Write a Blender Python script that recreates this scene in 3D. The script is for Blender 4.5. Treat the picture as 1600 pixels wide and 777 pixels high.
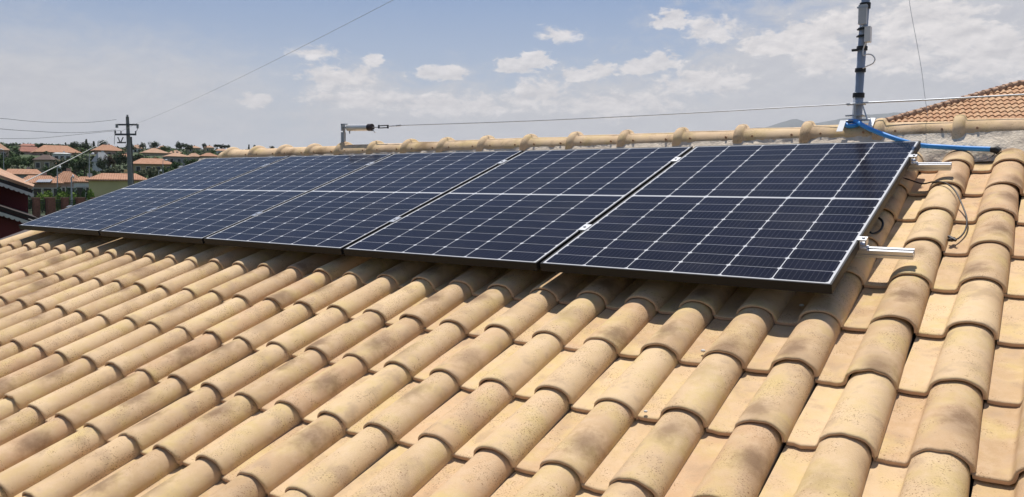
import bpy, bmesh, math, random
from mathutils import Vector, Matrix, noise
R = math.radians
rnd = random.Random(7)
for o in list(bpy.data.objects): bpy.data.objects.remove(o)
S = bpy.context.scene
COL = S.collection

# ------------------------------------------------------------------ camera
CAM = Vector((6.59124, -2.94028, 0.27116)); YAW, PIT, ROL, F = -0.60022, -0.07139, -0.00301, 1256.157
cy, sy = math.cos(YAW), math.sin(YAW)
fw = Vector((sy*math.cos(PIT), cy*math.cos(PIT), math.sin(PIT)))
rt0 = Vector((cy, -sy, 0)); dn0 = fw.cross(rt0)
rt = math.cos(ROL)*rt0 + math.sin(ROL)*dn0; dn = -math.sin(ROL)*rt0 + math.cos(ROL)*dn0
cd = bpy.data.cameras.new('camera'); cam = bpy.data.objects.new('camera', cd); COL.objects.link(cam)
cam.matrix_world = Matrix((( rt.x, -dn.x, -fw.x, CAM.x), (rt.y, -dn.y, -fw.y, CAM.y), (rt.z, -dn.z, -fw.z, CAM.z), (0,0,0,1)))
cd.sensor_width = 36; cd.lens = F/1600*36; cd.clip_start = 0.05; cd.clip_end = 60000
S.camera = cam

# ------------------------------------------------------------------ node helper
class NT:
    def __init__(s, tree): s.t = tree; s.n = tree.nodes; s.l = tree.links
    def add(s, typ, **kw):
        n = s.n.new(typ)
        for k, v in kw.items(): setattr(n, k, v)
        return n
    def inp(s, sock, v):
        if v is None: return
        if isinstance(v, bpy.types.NodeSocket): s.l.new(v, sock)
        else:
            if hasattr(sock.default_value, '__len__') and not isinstance(v, (tuple, list)): v = (v,)*len(sock.default_value)
            if hasattr(sock.default_value, '__len__') and len(sock.default_value) == 4 and len(v) == 3: v = (*v, 1)
            sock.default_value = v
    def m(s, op, a, b=None, c=None, clamp=False):
        n = s.add('ShaderNodeMath', operation=op, use_clamp=clamp)
        s.inp(n.inputs[0], a); s.inp(n.inputs[1], b); s.inp(n.inputs[2], c); return n.outputs[0]
    def vm(s, op, a, b=None):
        n = s.add('ShaderNodeVectorMath', operation=op); s.inp(n.inputs[0], a); s.inp(n.inputs[1], b)
        return n.outputs['Value'] if op in ('DOT_PRODUCT', 'LENGTH', 'DISTANCE') else n.outputs[0]
    def mix(s, f, a, b, mode='MIX'):
        n = s.add('ShaderNodeMix', data_type='RGBA', blend_type=mode); n.clamp_factor = True
        s.inp(n.inputs[0], f); s.inp(n.inputs[6], a); s.inp(n.inputs[7], b); return n.outputs[2]
    def mr(s, v, a, b, c=0., d=1., smooth=True):
        n = s.add('ShaderNodeMapRange'); n.interpolation_type = 'SMOOTHSTEP' if smooth else 'LINEAR'
        s.inp(n.inputs[0], v); s.inp(n.inputs[1], a); s.inp(n.inputs[2], b); s.inp(n.inputs[3], c); s.inp(n.inputs[4], d); return n.outputs[0]
    def noise(s, vec, scale, detail=4., rough=.55, dist=0.):
        n = s.add('ShaderNodeTexNoise'); s.inp(n.inputs['Vector'], vec); s.inp(n.inputs['Scale'], scale)
        s.inp(n.inputs['Detail'], detail); s.inp(n.inputs['Roughness'], rough); s.inp(n.inputs['Distortion'], dist); return n.outputs[0]
    def sep(s, v):
        n = s.add('ShaderNodeSeparateXYZ'); s.inp(n.inputs[0], v); return n.outputs
    def comb(s, x, y, z):
        n = s.add('ShaderNodeCombineXYZ'); s.inp(n.inputs[0], x); s.inp(n.inputs[1], y); s.inp(n.inputs[2], z); return n.outputs[0]

# ------------------------------------------------------------------ sky and sun
SUN = Vector((-0.215, 0.36, 1.19)).normalized()
W = bpy.data.worlds.new('World'); S.world = W; W.use_nodes = True
w = NT(W.node_tree); w.n.clear()
sky = w.add('ShaderNodeTexSky', sky_type='NISHITA'); sky.sun_disc = False
sky.sun_elevation = math.asin(SUN.z); sky.sun_rotation = math.atan2(SUN.x, SUN.y)
sky.air_density = 1.0; sky.dust_density = 0.6; sky.ozone_density = 1.6; sky.altitude = 300
gen = w.add('ShaderNodeTexCoord').outputs['Generated']
gx, gy, gz = w.sep(w.vm('NORMALIZE', gen))
az = w.m('ARCTAN2', gx, gy)                    # compass direction
el = w.m('ARCSINE', gz)
ang = w.comb(w.m('MULTIPLY', az, 1.0), w.m('MULTIPLY', el, 1.9), 0.0)
n_big = w.noise(ang, 3.2, 5., .6)
n_mid = w.noise(ang, 9., 6., .62, .3)
n_fine = w.noise(ang, 26., 6., .62, .4)
wob = w.m('ADD', w.m('MULTIPLY', w.m('SUBTRACT', n_mid, .5), 2.2), w.m('MULTIPLY', w.m('SUBTRACT', n_fine, .5), 2.6))
def pix_dir(px, py):
    d = fw*1.0 + rt*((px-800)/F) + dn*((py-388.5)/F)
    d.normalize(); return math.atan2(d.x, d.y), math.asin(d.z)
def puff(px, py, wx, wy, soft=.8, wobk=1.0, flat=0.):
    a0, e0 = pix_dir(px, py)
    da = w.m('DIVIDE', w.m('SUBTRACT', az, a0), wx/F)
    de = w.m('DIVIDE', w.m('SUBTRACT', el, e0), wy/F)
    if flat:                                   # flat base: falls off faster downwards
        de = w.m('MULTIPLY', de, w.mr(de, -.6, .1, flat, 1.))
    d = w.m('SQRT', w.m('ADD', w.m('MULTIPLY', da, da), w.m('MULTIPLY', de, de)))
    d = w.m('ADD', d, w.m('MULTIPLY', wob, -wobk))
    return w.mr(d, 1.0-soft*.5, 1.0+soft*.5, 1., 0.)
n_vf = w.noise(ang, 62., 7., .62, .5)
lit = w.m('SUBTRACT', n_fine, w.noise(w.vm('ADD', ang, (-.004, .016, 0.)), 26., 6., .62, .4))     # sunny side of each billow
lit2 = w.m('SUBTRACT', n_vf, w.noise(w.vm('ADD', ang, (-.002, .007, 0.)), 62., 7., .62, .5))
light = w.m('ADD', .5, w.m('ADD', w.m('MULTIPLY', lit, 2.0), w.m('MULTIPLY', lit2, .8)), clamp=True)
# broad thin cloud, low over the horizon and to the right
veil = [(1500, 95, 330, 150, .9, .55), (1330, 190, 420, 60, 1.0, .5), (980, 205, 430, 82, 1.0, .55), (1240, 120, 200, 60, .9, .6), (640, 185, 190, 55, 1.1, .6), (90, 150, 300, 75, 1.5, .4), (560, 150, 90, 40, 1.2, .6)]
vm_ = None
for a in veil:
    p_ = puff(*a); vm_ = p_ if vm_ is None else w.m('MAXIMUM', vm_, p_)
wob = w.m('ADD', w.m('MULTIPLY', w.m('SUBTRACT', n_fine, .5), 2.6), w.m('MULTIPLY', w.m('SUBTRACT', n_vf, .5), 3.2))
puffs = [(806, 106, 30, 17, .4, .62, 1.9), (838, 98, 26, 19, .4, .62, 1.9), (682, 118, 40, 15, .45, .65, 1.9), (905, 120, 30, 13, .5, .65, 1.9), (940, 113, 26, 17, .45, .65, 1.9), (1000, 108, 32, 15, .45, .65, 1.9), (1040, 100, 28, 18, .45, .65, 1.9),
         (1050, 34, 26, 16, .5, .7, 1.3), (1115, 48, 34, 17, .9, .8), (1215, 72, 50, 24, .4, .6, 1.9), (1262, 62, 52, 26, .4, .6, 1.9), (1290, 92, 40, 20, .8, .7), (585, 94, 14, 9, .6, .7),
         (400, 157, 22, 9, .7, .7), (530, 122, 48, 15, 1.0, .9), (570, 155, 75, 12, 1.0, .9), (490, 82, 32, 8, 1.2, .9), (875, 55, 26, 10, 1.0, .9),
         (1440, 32, 70, 30, .7, .8), (1500, 60, 60, 26, .7, .8), (1570, 85, 80, 30, .8, .8), (1400, 88, 60, 20, .8, .8), (840, 150, 44, 20, .9, .8), (1330, 36, 50, 18, 1., .8), (960, 165, 90, 16, 1.0, .9), (1090, 128, 60, 18, .9, .9), (700, 165, 80, 16, 1.0, .9)]
pm = None
for a in puffs:
    p_ = puff(*a); pm = p_ if pm is None else w.m('MAXIMUM', pm, p_)
overhead = w.m('MULTIPLY', w.mr(n_big, .5, .7), w.mr(el, .7, .95))        # scattered cloud higher than the picture shows
haze_low = w.mr(el, -.02, .25, .80, 0., False)
SKYK = 0.061
skyc = w.vm('MULTIPLY', sky.outputs[0], (0.86, 1.08, 1.33))
skyc = w.mix(haze_low, skyc, (10.0, 9.5, 9.5))
vt = w.mix(light, (8.8, 8.5, 8.6), (10.8, 10.4, 10.2))
skyc = w.mix(w.m('MULTIPLY', vm_, .80), skyc, vt)
skyc = w.mix(w.m('MULTIPLY', overhead, .5), skyc, (8.5, 8.5, 8.8))
pt = w.mix(light, (9.8, 9.3, 9.2), (15.6, 14.6, 14.0))
skyc = w.mix(w.m('MULTIPLY', pm, .85), skyc, pt)
bg = w.add('ShaderNodeBackground'); w.inp(bg.inputs[0], skyc); bg.inputs[1].default_value = SKYK
out = w.add('ShaderNodeOutputWorld'); w.l.new(bg.outputs[0], out.inputs[0])

sd = bpy.data.lights.new('sun', 'SUN'); sd.energy = 4.8; sd.angle = R(0.55); sd.color = (1.0, .955, .88)
so = bpy.data.objects.new('sun', sd); COL.objects.link(so); so.rotation_euler = SUN.to_track_quat('Z', 'Y').to_euler(); so.location = (0, 0, 30)
S.view_settings.view_transform = 'Standard'; S.view_settings.look = 'None'; S.view_settings.gamma = 1; S.view_settings.use_curve_mapping = False
S.view_settings.exposure = 0.13
S.cycles.max_bounces = 6; S.cycles.diffuse_bounces = 2; S.cycles.glossy_bounces = 3; S.cycles.transmission_bounces = 3; S.cycles.volume_bounces = 0

# ------------------------------------------------------------------ frames of reference
TH = 0.33159; CT, ST = math.cos(TH), math.sin(TH)
def RP(u, v, n): return Vector((u, v*CT-n*ST, v*ST+n*CT))          # roof plane: along eave, up slope, off the plane
SK, AL = -0.02031, 0.00362
EU = RP(math.cos(SK), math.sin(SK)*math.cos(AL), math.sin(SK)*math.sin(AL))
EV = RP(-math.sin(SK), math.cos(SK)*math.cos(AL), math.cos(SK)*math.sin(AL)); EN = EU.cross(EV).normalized()
def AP(u, v, n): return EU*u + EV*v + EN*n                          # panel array plane
ARR = Matrix(((EU.x, EV.x, EN.x, 0), (EU.y, EV.y, EN.y, 0), (EU.z, EV.z, EN.z, 0), (0,0,0,1)))
def ray(px, py): return fw + rt*((px-800)/F) + dn*((py-388.5)/F)
def AT(px, py, y):                                                  # point of the ridge-parallel vertical plane y
    d = ray(px, py); return CAM + d*((y-CAM.y)/d.y)
def FAR(px, py, r):                                                 # point at horizontal distance r
    d = ray(px, py); return CAM + d*(r/math.hypot(d.x, d.y))
HR = 0.15; U0, TP, V0, EX = 6.44563, 0.22487, 0.21177, 0.34782
YR = 1.8926; ZR = 0.650

# ------------------------------------------------------------------ object helpers
def tag(o, label=None, cat=None, group=None, kind=None):
    if label: o['label'] = label
    if cat: o['category'] = cat
    if group: o['group'] = group
    if kind: o['kind'] = kind
    return o
def empty(name, loc, label=None, cat=None, group=None, rz=0.):
    o = bpy.data.objects.new(name, None); COL.objects.link(o); o.location = loc; o.rotation_euler = (0, 0, rz)
    o.empty_display_size = .1
    return tag(o, label, cat, group)
class MB:
    def __init__(s): s.v = []; s.f = []; s.mi = []; s.sm = []
    def add(s, vs, fs, mi=0, sm=False):
        b = len(s.v); s.v += [tuple(x) for x in vs]
        for f in fs: s.f.append(tuple(b+i for i in f)); s.mi.append(mi); s.sm.append(sm)
    def box(s, a, b, M=None, mi=0):
        x0, y0, z0 = a; x1, y1, z1 = b
        vs = [Vector(p) for p in ((x0,y0,z0),(x1,y0,z0),(x1,y1,z0),(x0,y1,z0),(x0,y0,z1),(x1,y0,z1),(x1,y1,z1),(x0,y1,z1))]
        if M is not None: vs = [M @ p for p in vs]
        s.add(vs, [(3,2,1,0),(4,5,6,7),(0,1,5,4),(1,2,6,5),(2,3,7,6),(3,0,4,7)], mi)
    def tube(s, pts, r, seg=10, caps=True, mi=0):
        pts = [Vector(p) for p in pts]; rr = r if isinstance(r, (list, tuple)) else [r]*len(pts)
        up = None; rings = []
        for i, p in enumerate(pts):
            t = (pts[min(i+1, len(pts)-1)]-pts[max(i-1, 0)]).normalized()
            if up is None: up = Vector((0,0,1)) if abs(t.z) < .9 else Vector((1,0,0))
            a = t.cross(up)
            if a.length < 1e-4: a = t.cross(Vector((0,1,0)))
            a.normalize(); b = t.cross(a).normalized(); up = -b if False else up
            rings.append([p+(a*math.cos(2*math.pi*k/seg)+b*math.sin(2*math.pi*k/seg))*rr[i] for k in range(seg)])
        vs = [q for g in rings for q in g]; fs = []
        for i in range(len(pts)-1):
            for k in range(seg): fs.append((i*seg+k, i*seg+(k+1)%seg, (i+1)*seg+(k+1)%seg, (i+1)*seg+k))
        s.add(vs, fs, mi, True)
        if caps:
            s.add(rings[0], [tuple(range(seg))], mi); s.add(rings[-1], [tuple(range(seg))[::-1]], mi)
    def build(s, name, mats, parent=None, **kw):
        me = bpy.data.meshes.new(name); me.from_pydata(s.v, [], s.f)
        for m_ in (mats if isinstance(mats, (list, tuple)) else [mats]): me.materials.append(m_)
        me.polygons.foreach_set('material_index', s.mi); me.polygons.foreach_set('use_smooth', s.sm)
        me.validate(clean_customdata=False); bm = bmesh.new(); bm.from_mesh(me); bmesh.ops.recalc_face_normals(bm, faces=bm.faces) if kw.pop('fix', True) else None
        bm.to_mesh(me); bm.free()
        o = bpy.data.objects.new(name, me); COL.objects.link(o)
        if parent is not None:
            o.parent = parent
            if kw.pop('world', True): o.matrix_parent_inverse = base(parent).inverted()
        return tag(o, kw.get('label'), kw.get('cat'), kw.get('group'), kw.get('kind'))
def base(o):
    M = o.matrix_basis.copy()
    M = Matrix.LocRotScale(o.location, o.rotation_euler, o.scale)
    return M if o.parent is None else base(o.parent) @ o.matrix_parent_inverse @ M

def catmull(pts, n=8):
    P = [Vector(p) for p in pts]; P = [P[0]*2-P[1]] + P + [P[-1]*2-P[-2]]; o = []
    for i in range(1, len(P)-2):
        for k in range(n):
            t = k/n; a, b, c, d = P[i-1:i+3]
            o.append(.5*((2*b)+(c-a)*t+(2*a-5*b+4*c-d)*t*t+(3*b-a-3*c+d)*t**3))
    o.append(P[-2]); return o

# ------------------------------------------------------------------ materials
def mat(name, col, rough=.6, metal=0., spec=.5, var=.12, scale=8., bump=0., bscale=60., coat=0., coord='Object'):
    m = bpy.data.materials.new(name); m.use_nodes = True; t = NT(m.node_tree); b = t.n['Principled BSDF']
    co = t.add('ShaderNodeTexCoord').outputs[coord]
    nz = t.noise(co, scale, 5.)
    c = t.mix(nz, tuple(x*(1-var*1.6) for x in col), tuple(min(1, x*(1+var*1.6)) for x in col)); t.inp(b.inputs['Base Color'], c)
    b.inputs['Roughness'].default_value = rough; b.inputs['Metallic'].default_value = metal; b.inputs['Specular IOR Level'].default_value = spec
    if coat: b.inputs['Coat Weight'].default_value = coat
    if bump:
        bn = t.add('ShaderNodeBump'); bn.inputs['Distance'].default_value = bump; t.inp(bn.inputs['Height'], t.noise(co, bscale, 6.)); t.l.new(bn.outputs[0], b.inputs['Normal'])
    return m
def clay_mat(name, pale=0.):
    m = bpy.data.materials.new(name); m.use_nodes = True; t = NT(m.node_tree); b = t.n['Principled BSDF']
    co = t.add('ShaderNodeTexCoord').outputs['Object']
    at = t.add('ShaderNodeAttribute', attribute_name='tint').outputs['Color']; r1, r2, r3 = [t.add('ShaderNodeSeparateColor') for _ in (1,)][0].outputs[:3]
    t.l.new(at, r1.node.inputs[0])
    uv = t.add('ShaderNodeAttribute', attribute_name='loc').outputs['Vector']; lx, ly, _ = t.sep(uv)
    seed = t.m('MULTIPLY', r2, 37.)
    cs = t.vm('ADD', co, t.comb(seed, t.m('MULTIPLY', r3, 23.), 0.))
    n1 = t.noise(cs, 7., 4., .6); n2 = t.noise(cs, 22., 5., .6); n3 = t.noise(cs, 200., 4., .65); n4 = t.noise(cs, 3., 2., .5)
    c = t.mix(r1, (.76, .55, .32), (.53, .35, .19)); c = t.mix(t.mr(r3, .6, 1., 0., .5), c, (.64, .39, .225)); c = t.mix(pale, c, (.84, .62, .39))
    c = t.mix(t.mr(n1, .42, .7, 0., .75), c, (.67, .50, .21))           # yellower firing
    c = t.mix(t.mr(n2, .35, .75, 0., .45), c, (.78, .58, .39))          # pale bloom
    c = t.mix(t.mr(n4, .5, .75, 0., .45), c, (.56, .365, .205))
    # one soft smoky firing mark on most tiles
    dx = t.m('MULTIPLY', t.m('SUBTRACT', lx, t.m('ADD', .5, t.m('MULTIPLY', r3, .36))), 2.4)
    dy = t.m('MULTIPLY', t.m('SUBTRACT', ly, t.m('ADD', .05, t.m('MULTIPLY', r2, .75))), 2.5)
    d = t.m('SQRT', t.m('ADD', t.m('MULTIPLY', dx, dx), t.m('MULTIPLY', dy, dy)))
    d = t.m('ADD', d, t.m('MULTIPLY', t.m('SUBTRACT', n2, .5), .9))
    mark = t.m('MULTIPLY', t.mr(d, .0, .72, 1., 0.), t.mr(r1, .25, .6, 0., .8))
    c = t.mix(mark, c, (.21, .125, .07))
    c = t.mix(t.m('MULTIPLY', t.mr(t.noise(cs, 11., 4., .6), .5, .7), .42), c, (.33, .21, .12))
    # speckles in patches
    sp = t.m('MULTIPLY', t.mr(n3, .56, .63), t.mr(t.noise(cs, 8., 4., .65), .48, .58))
    c = t.mix(t.m('MULTIPLY', sp, .75), c, (.22, .105, .045))
    # fine grit
    c = t.mix(t.m('MULTIPLY', t.mr(t.noise(co, 900., 2.), .3, .7), .12), c, (.3, .19, .11))
    t.inp(b.inputs['Base Color'], c); b.inputs['Roughness'].default_value = .78; b.inputs['Specular IOR Level'].default_value = .25
    bn = t.add('ShaderNodeBump'); bn.inputs['Distance'].default_value = .0012; t.inp(bn.inputs['Height'], t.m('ADD', t.noise(co, 240., 5., .7), t.m('MULTIPLY', n2, 1.2))); t.l.new(bn.outputs[0], b.inputs['Normal'])
    return m
M_TILE = clay_mat('sand clay')
M_RIDGE = clay_mat('pale ridge clay', .6)
M_CLAYEDGE = mat('clay edge', (.62, .40, .25), .85, bump=.001)
M_MORTAR = mat('lime mortar', (.74, .63, .50), .95, var=.22, scale=18., bump=.006, bscale=70.)
M_ALU = mat('aluminium', (.66, .66, .67), .36, .85, var=.05, scale=30)
M_STEEL = mat('galvanised steel', (.44, .46, .49), .45, .75, var=.2, scale=14)
M_POLE = mat('grey pole paint', (.46, .49, .53), .45, .35, var=.18, scale=12)
M_FRAME = mat('black anodised', (.014, .0135, .0135), .5, .0, .25, var=.1)
M_BLACK = mat('black tape', (.014, .014, .015), .5)
M_WHITE = mat('white plastic', (.72, .73, .74), .4)
M_BLUE = mat('blue conduit', (.05, .33, .88), .36, var=.15, scale=15)
M_DARKCABLE = mat('dark cable', (.03, .022, .018), .5)
M_BROWNMETAL = mat('brown flashing', (.16, .12, .095), .5, .3, var=.25)
M_PLASTER = mat('cream plaster', (.55, .47, .34), .9, var=.12, scale=3.)
M_BRUSHED = mat('pale tube', (.78, .76, .72), .3, .25, var=.08)

def panel_mat():
    m = bpy.data.materials.new('solar cells'); m.use_nodes = True; t = NT(m.node_tree); b = t.n['Principled BSDF']
    co = t.add('ShaderNodeTexCoord').outputs['Object']; x, y, _ = t.sep(co)
    PW, PH, LIP, MG = 1.1763, 1.722, .008, .007
    x0 = LIP+MG; cw = (PW-2*x0)/6; y0 = LIP+MG; mid = .016; rh = (PH/2-y0-mid/2)/9
    xx = t.m('SUBTRACT', x, x0)
    fx = t.m('SUBTRACT', t.m('FRACT', t.m('ADD', t.m('DIVIDE', xx, cw), 100.5)), .5)      # 0 at a column gap
    dx = t.m('MULTIPLY', t.m('ABSOLUTE', fx), cw)
    yc = t.m('ABSOLUTE', t.m('SUBTRACT', y, PH/2))                                         # mirrored about the middle bar
    ym = t.m('SUBTRACT', yc, mid/2)
    fy = t.m('SUBTRACT', t.m('FRACT', t.m('ADD', t.m('DIVIDE', ym, rh), 100.5)), .5)
    dy = t.m('MULTIPLY', t.m('ABSOLUTE', fy), rh)
    def line(d, hw): return t.m('LESS_THAN', d, hw)
    lines = t.m('MAXIMUM', line(dx, .0017), t.m('MULTIPLY', line(dy, .0010), .7))
    dia = line(t.m('ADD', dx, dy), .0105)
    mg = t.m('MAXIMUM', t.m('MAXIMUM', line(xx, 0.), t.m('GREATER_THAN', x, PW-x0)), t.m('GREATER_THAN', yc, PH/2-y0))
    mb = line(yc, mid/2*.75)
    white = t.m('MAXIMUM', t.m('MAXIMUM', lines, dia), t.m('MAXIMUM', mg, mb))
    # thin busbars along each cell (run up the slope)
    bx = t.m('MULTIPLY', t.m('ABSOLUTE', t.m('SUBTRACT', t.m('FRACT', t.m('DIVIDE', xx, cw/10)), .5)), cw/10)
    bus = t.m('MULTIPLY', line(bx, .0005), .30)
    cell = t.m('FLOOR', t.m('DIVIDE', xx, cw)); row = t.m('FLOOR', t.m('DIVIDE', y, rh))
    wn = t.add('ShaderNodeTexWhiteNoise', noise_dimensions='3D'); oi = t.add('ShaderNodeObjectInfo').outputs['Random']
    t.inp(wn.inputs[0], t.comb(cell, row, oi)); 
    c = t.mix(wn.outputs[0], (.0045, .0045, .011), (.0075, .0075, .018))
    c = t.mix(bus, c, (.20, .20, .22))
    c = t.mix(white, c, (.62, .62, .63))
    dust = t.noise(co, 2.5, 6., .65); streak = t.noise(t.vm('MULTIPLY', co, (22., 1.2, 1.)), 1.0, 4.)
    df = t.m('ADD', t.mr(dust, .45, .75, .004, .022), t.mr(streak, .6, .8, 0., .012))
    c = t.mix(df, c, (.50, .45, .40))
    t.inp(b.inputs['Base Color'], c); b.inputs['Specular IOR Level'].default_value = .13; b.inputs['IOR'].default_value = 1.42
    t.inp(b.inputs['Roughness'], t.mr(dust, .3, .7, .17, .24))
    return m
M_CELLS = panel_mat()

# ================================================================== THE TERRAIN
RZ = [(0,-3.3),(30,-3.0),(45,-2.1),(60,-1.55),(100,-1.25),(160,-.8),(250,3),(335,13),(500,21),(800,35),(1000,39),(1500,30),(3000,0),(8000,-5),(20000,-10)]
def prof(r):
    for (a, za), (b, zb) in zip(RZ, RZ[1:]):
        if r <= b:
            t = (r-a)/(b-a); t = t*t*(3-2*t)*.5+t*.5; return za+(zb-za)*t
    return RZ[-1][1]
def ground(x, y):
    r = math.hypot(x-CAM.x, y-CAM.y); z = prof(r)
    if r > 120:
        k = min(1, (r-120)/250); z += k*(noise.noise(Vector((x*.006, y*.006, 3)))*2.2+noise.noise(Vector((x*.02, y*.02, 9)))*1.)*(1 if r < 2500 else .2)
    return z
def ground_mat():
    m = bpy.data.materials.new('dry ground'); m.use_nodes = True; t = NT(m.node_tree); b = t.n['Principled BSDF']
    co = t.add('ShaderNodeTexCoord').outputs['Object']
    c = t.mix(t.mr(t.noise(co, .02, 6., .6), .4, .6), (.060, .080, .030), (.040, .058, .022))
    c = t.mix(t.mr(t.noise(co, .05, 6., .6), .60, .72), c, (.20, .16, .09))
    t.inp(b.inputs['Base Color'], c); b.inputs['Roughness'].default_value = .95
    return m
rs = [0,8,16,24,32,40,48,56,64,72,85,100,115,130,150,170,190,215,240,265,290,320,350,380,420,460,500,560,620,700,780,860,940,1020,1150,1350,1700,2200,3000,4500,7000,11000,20000]
mb = MB(); NA = 200; vs = []
for r in rs:
    for k in range(NA):
        a = 2*math.pi*k/NA; x = CAM.x+r*math.sin(a); y = CAM.y+r*math.cos(a); vs.append((x, y, ground(x, y)))
fs = []
for i in range(len(rs)-1):
    for k in range(NA):
        q = (i*NA+k, i*NA+(k+1)%NA, (i+1)*NA+(k+1)%NA, (i+1)*NA+k)
        fs.append(q if i else (q[0], q[2], q[3]))
mb.add(vs, fs, 0, True); mb.build('ground', ground_mat(), kind='structure', label='dry green and brown hillside rising behind the roofs')
# road/yard in front of the brick fence
M_ASPH = mat('worn asphalt', (.20, .195, .185), .95, var=.2, scale=.6, bump=.01, bscale=30)
mb = MB(); vs = []; NR = 14; NC = 40
for i in range(NR+1):
    for k in range(NC+1):
        r = 26+(58.3-26)*i/NR; px = -400+760*k/NC; p = FAR(px, 300, r); vs.append((p.x, p.y, ground(p.x, p.y)+.06))
mb.add(vs, [(i*(NC+1)+k, i*(NC+1)+k+1, (i+1)*(NC+1)+k+1, (i+1)*(NC+1)+k) for i in range(NR) for k in range(NC)], 0, True)
mb.build('road', M_ASPH, kind='structure', label='grey paved street in front of the brick pillared fence')

# mountains far behind the ridge, to the right
M_MTN = mat('mountain scrub', (.075, .09, .085), .95, var=.3, scale=.001)
mp = [(900,236),(1000,222),(1080,211),(1130,205),(1165,200),(1195,194),(1218,188),(1236,185.5),(1250,189),(1262,192),(1280,188),(1300,184.5),(1325,181.5),(1345,178),(1375,175),(1410,173),(1450,173),(1500,178),(1560,186),(1640,192),(1750,205),(1900,230)]
mb = MB(); vs = []; NL = 120; NRr = 14
def mpy(px):
    for (a, ya), (b, yb) in zip(mp, mp[1:]):
        if px <= b: return ya+(yb-ya)*(px-a)/(b-a)
    return mp[-1][1]
for j in range(NRr+1):
    q = j/NRr; r = 9500+5000*q; hgt = max(0, 1-abs(q-.5)*2)
    for i in range(NL+1):
        px = 900+1000*i/NL; rr = r+noise.noise(Vector((i*.18, 1, 2)))*500
        top = FAR(px, mpy(px), 12000); p = FAR(px, 300, rr)
        z = (top.z+12*noise.noise(Vector((i*.5, 3, 1))))*hgt**.8 + 90*noise.noise(Vector((i*.3, j*.7, 5)))*hgt*(1-hgt)*4-20
        vs.append((p.x, p.y, z))
mb.add(vs, [(j*(NL+1)+i, j*(NL+1)+i+1, (j+1)*(NL+1)+i+1, (j+1)*(NL+1)+i) for j in range(NRr) for i in range(NL)], 0, True)
mb.build('mountains', M_MTN, kind='structure', label='blue hazy mountains on the horizon behind the mast')

# haze
M_HAZE = bpy.data.materials.new('haze'); M_HAZE.use_nodes = True; t = NT(M_HAZE.node_tree); t.n.clear()
pv = t.add('ShaderNodeVolumePrincipled'); pv.inputs['Color'].default_value = (.95, .965, 1, 1); pv.inputs['Density'].default_value = 6e-5; pv.inputs['Anisotropy'].default_value = .2
mo = t.add('ShaderNodeOutputMaterial'); t.l.new(pv.outputs[0], mo.inputs['Volume'])
mb = MB(); mb.box((CAM.x-21000, CAM.y-21000, -40), (CAM.x+21000, CAM.y+21000, 1500)); mb.build('haze', M_HAZE, kind='stuff', label='thin pale air haze over the whole valley')

# ================================================================== THE HOUSE WITH THE TILED ROOF
house = empty('tiled_house', (3, 0, ground(3, 0)), 'large sand coloured clay tiled roof slope in the foreground, carrying the row of solar panels', 'roof')
def hump(x):
    """tile cross-section: flat pan then round barrel; x in 0..1 of the pitch -> height"""
    a, c, e = .335, .668, 1.0
    H = .0585
    if x <= a-.035: return 0.0016*((x/(a-.035)-.5)**2)*4-.0016
    if x <= a+.025:
        t = (x-(a-.035))/.06; z1 = H*math.sqrt(max(0, 1-((c-a-.025)/(c-a+.008))**2.1)); return z1*t*t
    if x <= c: return H*math.sqrt(max(0, 1-((c-x)/(c-a+.008))**2.1))
    t = min(1, (x-c)/(e-c)); return H*math.sqrt(max(0, 1-t**2.2))
XS = [-.03,.06,.15,.24,.30,.32,.335,.348,.36,.372,.387,.405,.43,.47,.51,.56,.61,.66,.71,.76,.81,.85,.89,.92,.945,.965,.982,.993,1.0]
SS = [(-.0, -.0072), (.0010, -.0044), (.0026, -.0024), (.0048, -.0010), (.0075, -.0002), (.012, .0), (.02, .0005), (.05, 0), (.2, 0), (.36, 0), (.40, 0)]
THK = .0130
def prof_pt(x, s, dz, inner=0.):
    k = 1-(.15 if x > .675 else .05)*s/EX; kh = 1-.03*s/EX                       # the barrel narrows to tuck under the next tile
    z = hump(x)
    xx = x*TP
    if x > .3: xx = .675*TP+(x-.675)*TP*k; z = z*kh
    if inner:
        dx = (hump(min(1, x+.01))-hump(max(0, x-.01)))/(.02*TP) if x < .985 else -6.
        inner *= 1-.38*min(1, max(0, z)/.03)
        L = math.hypot(1, dx); xx += inner*dx/L; z -= inner/L
    if not inner: z -= .0045*(s/EX)*max(0, 1-z/.012)
    return xx, z+dz
tv, tf, tm, tsm, tint, tloc = [], [], [], [], [], []
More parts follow.
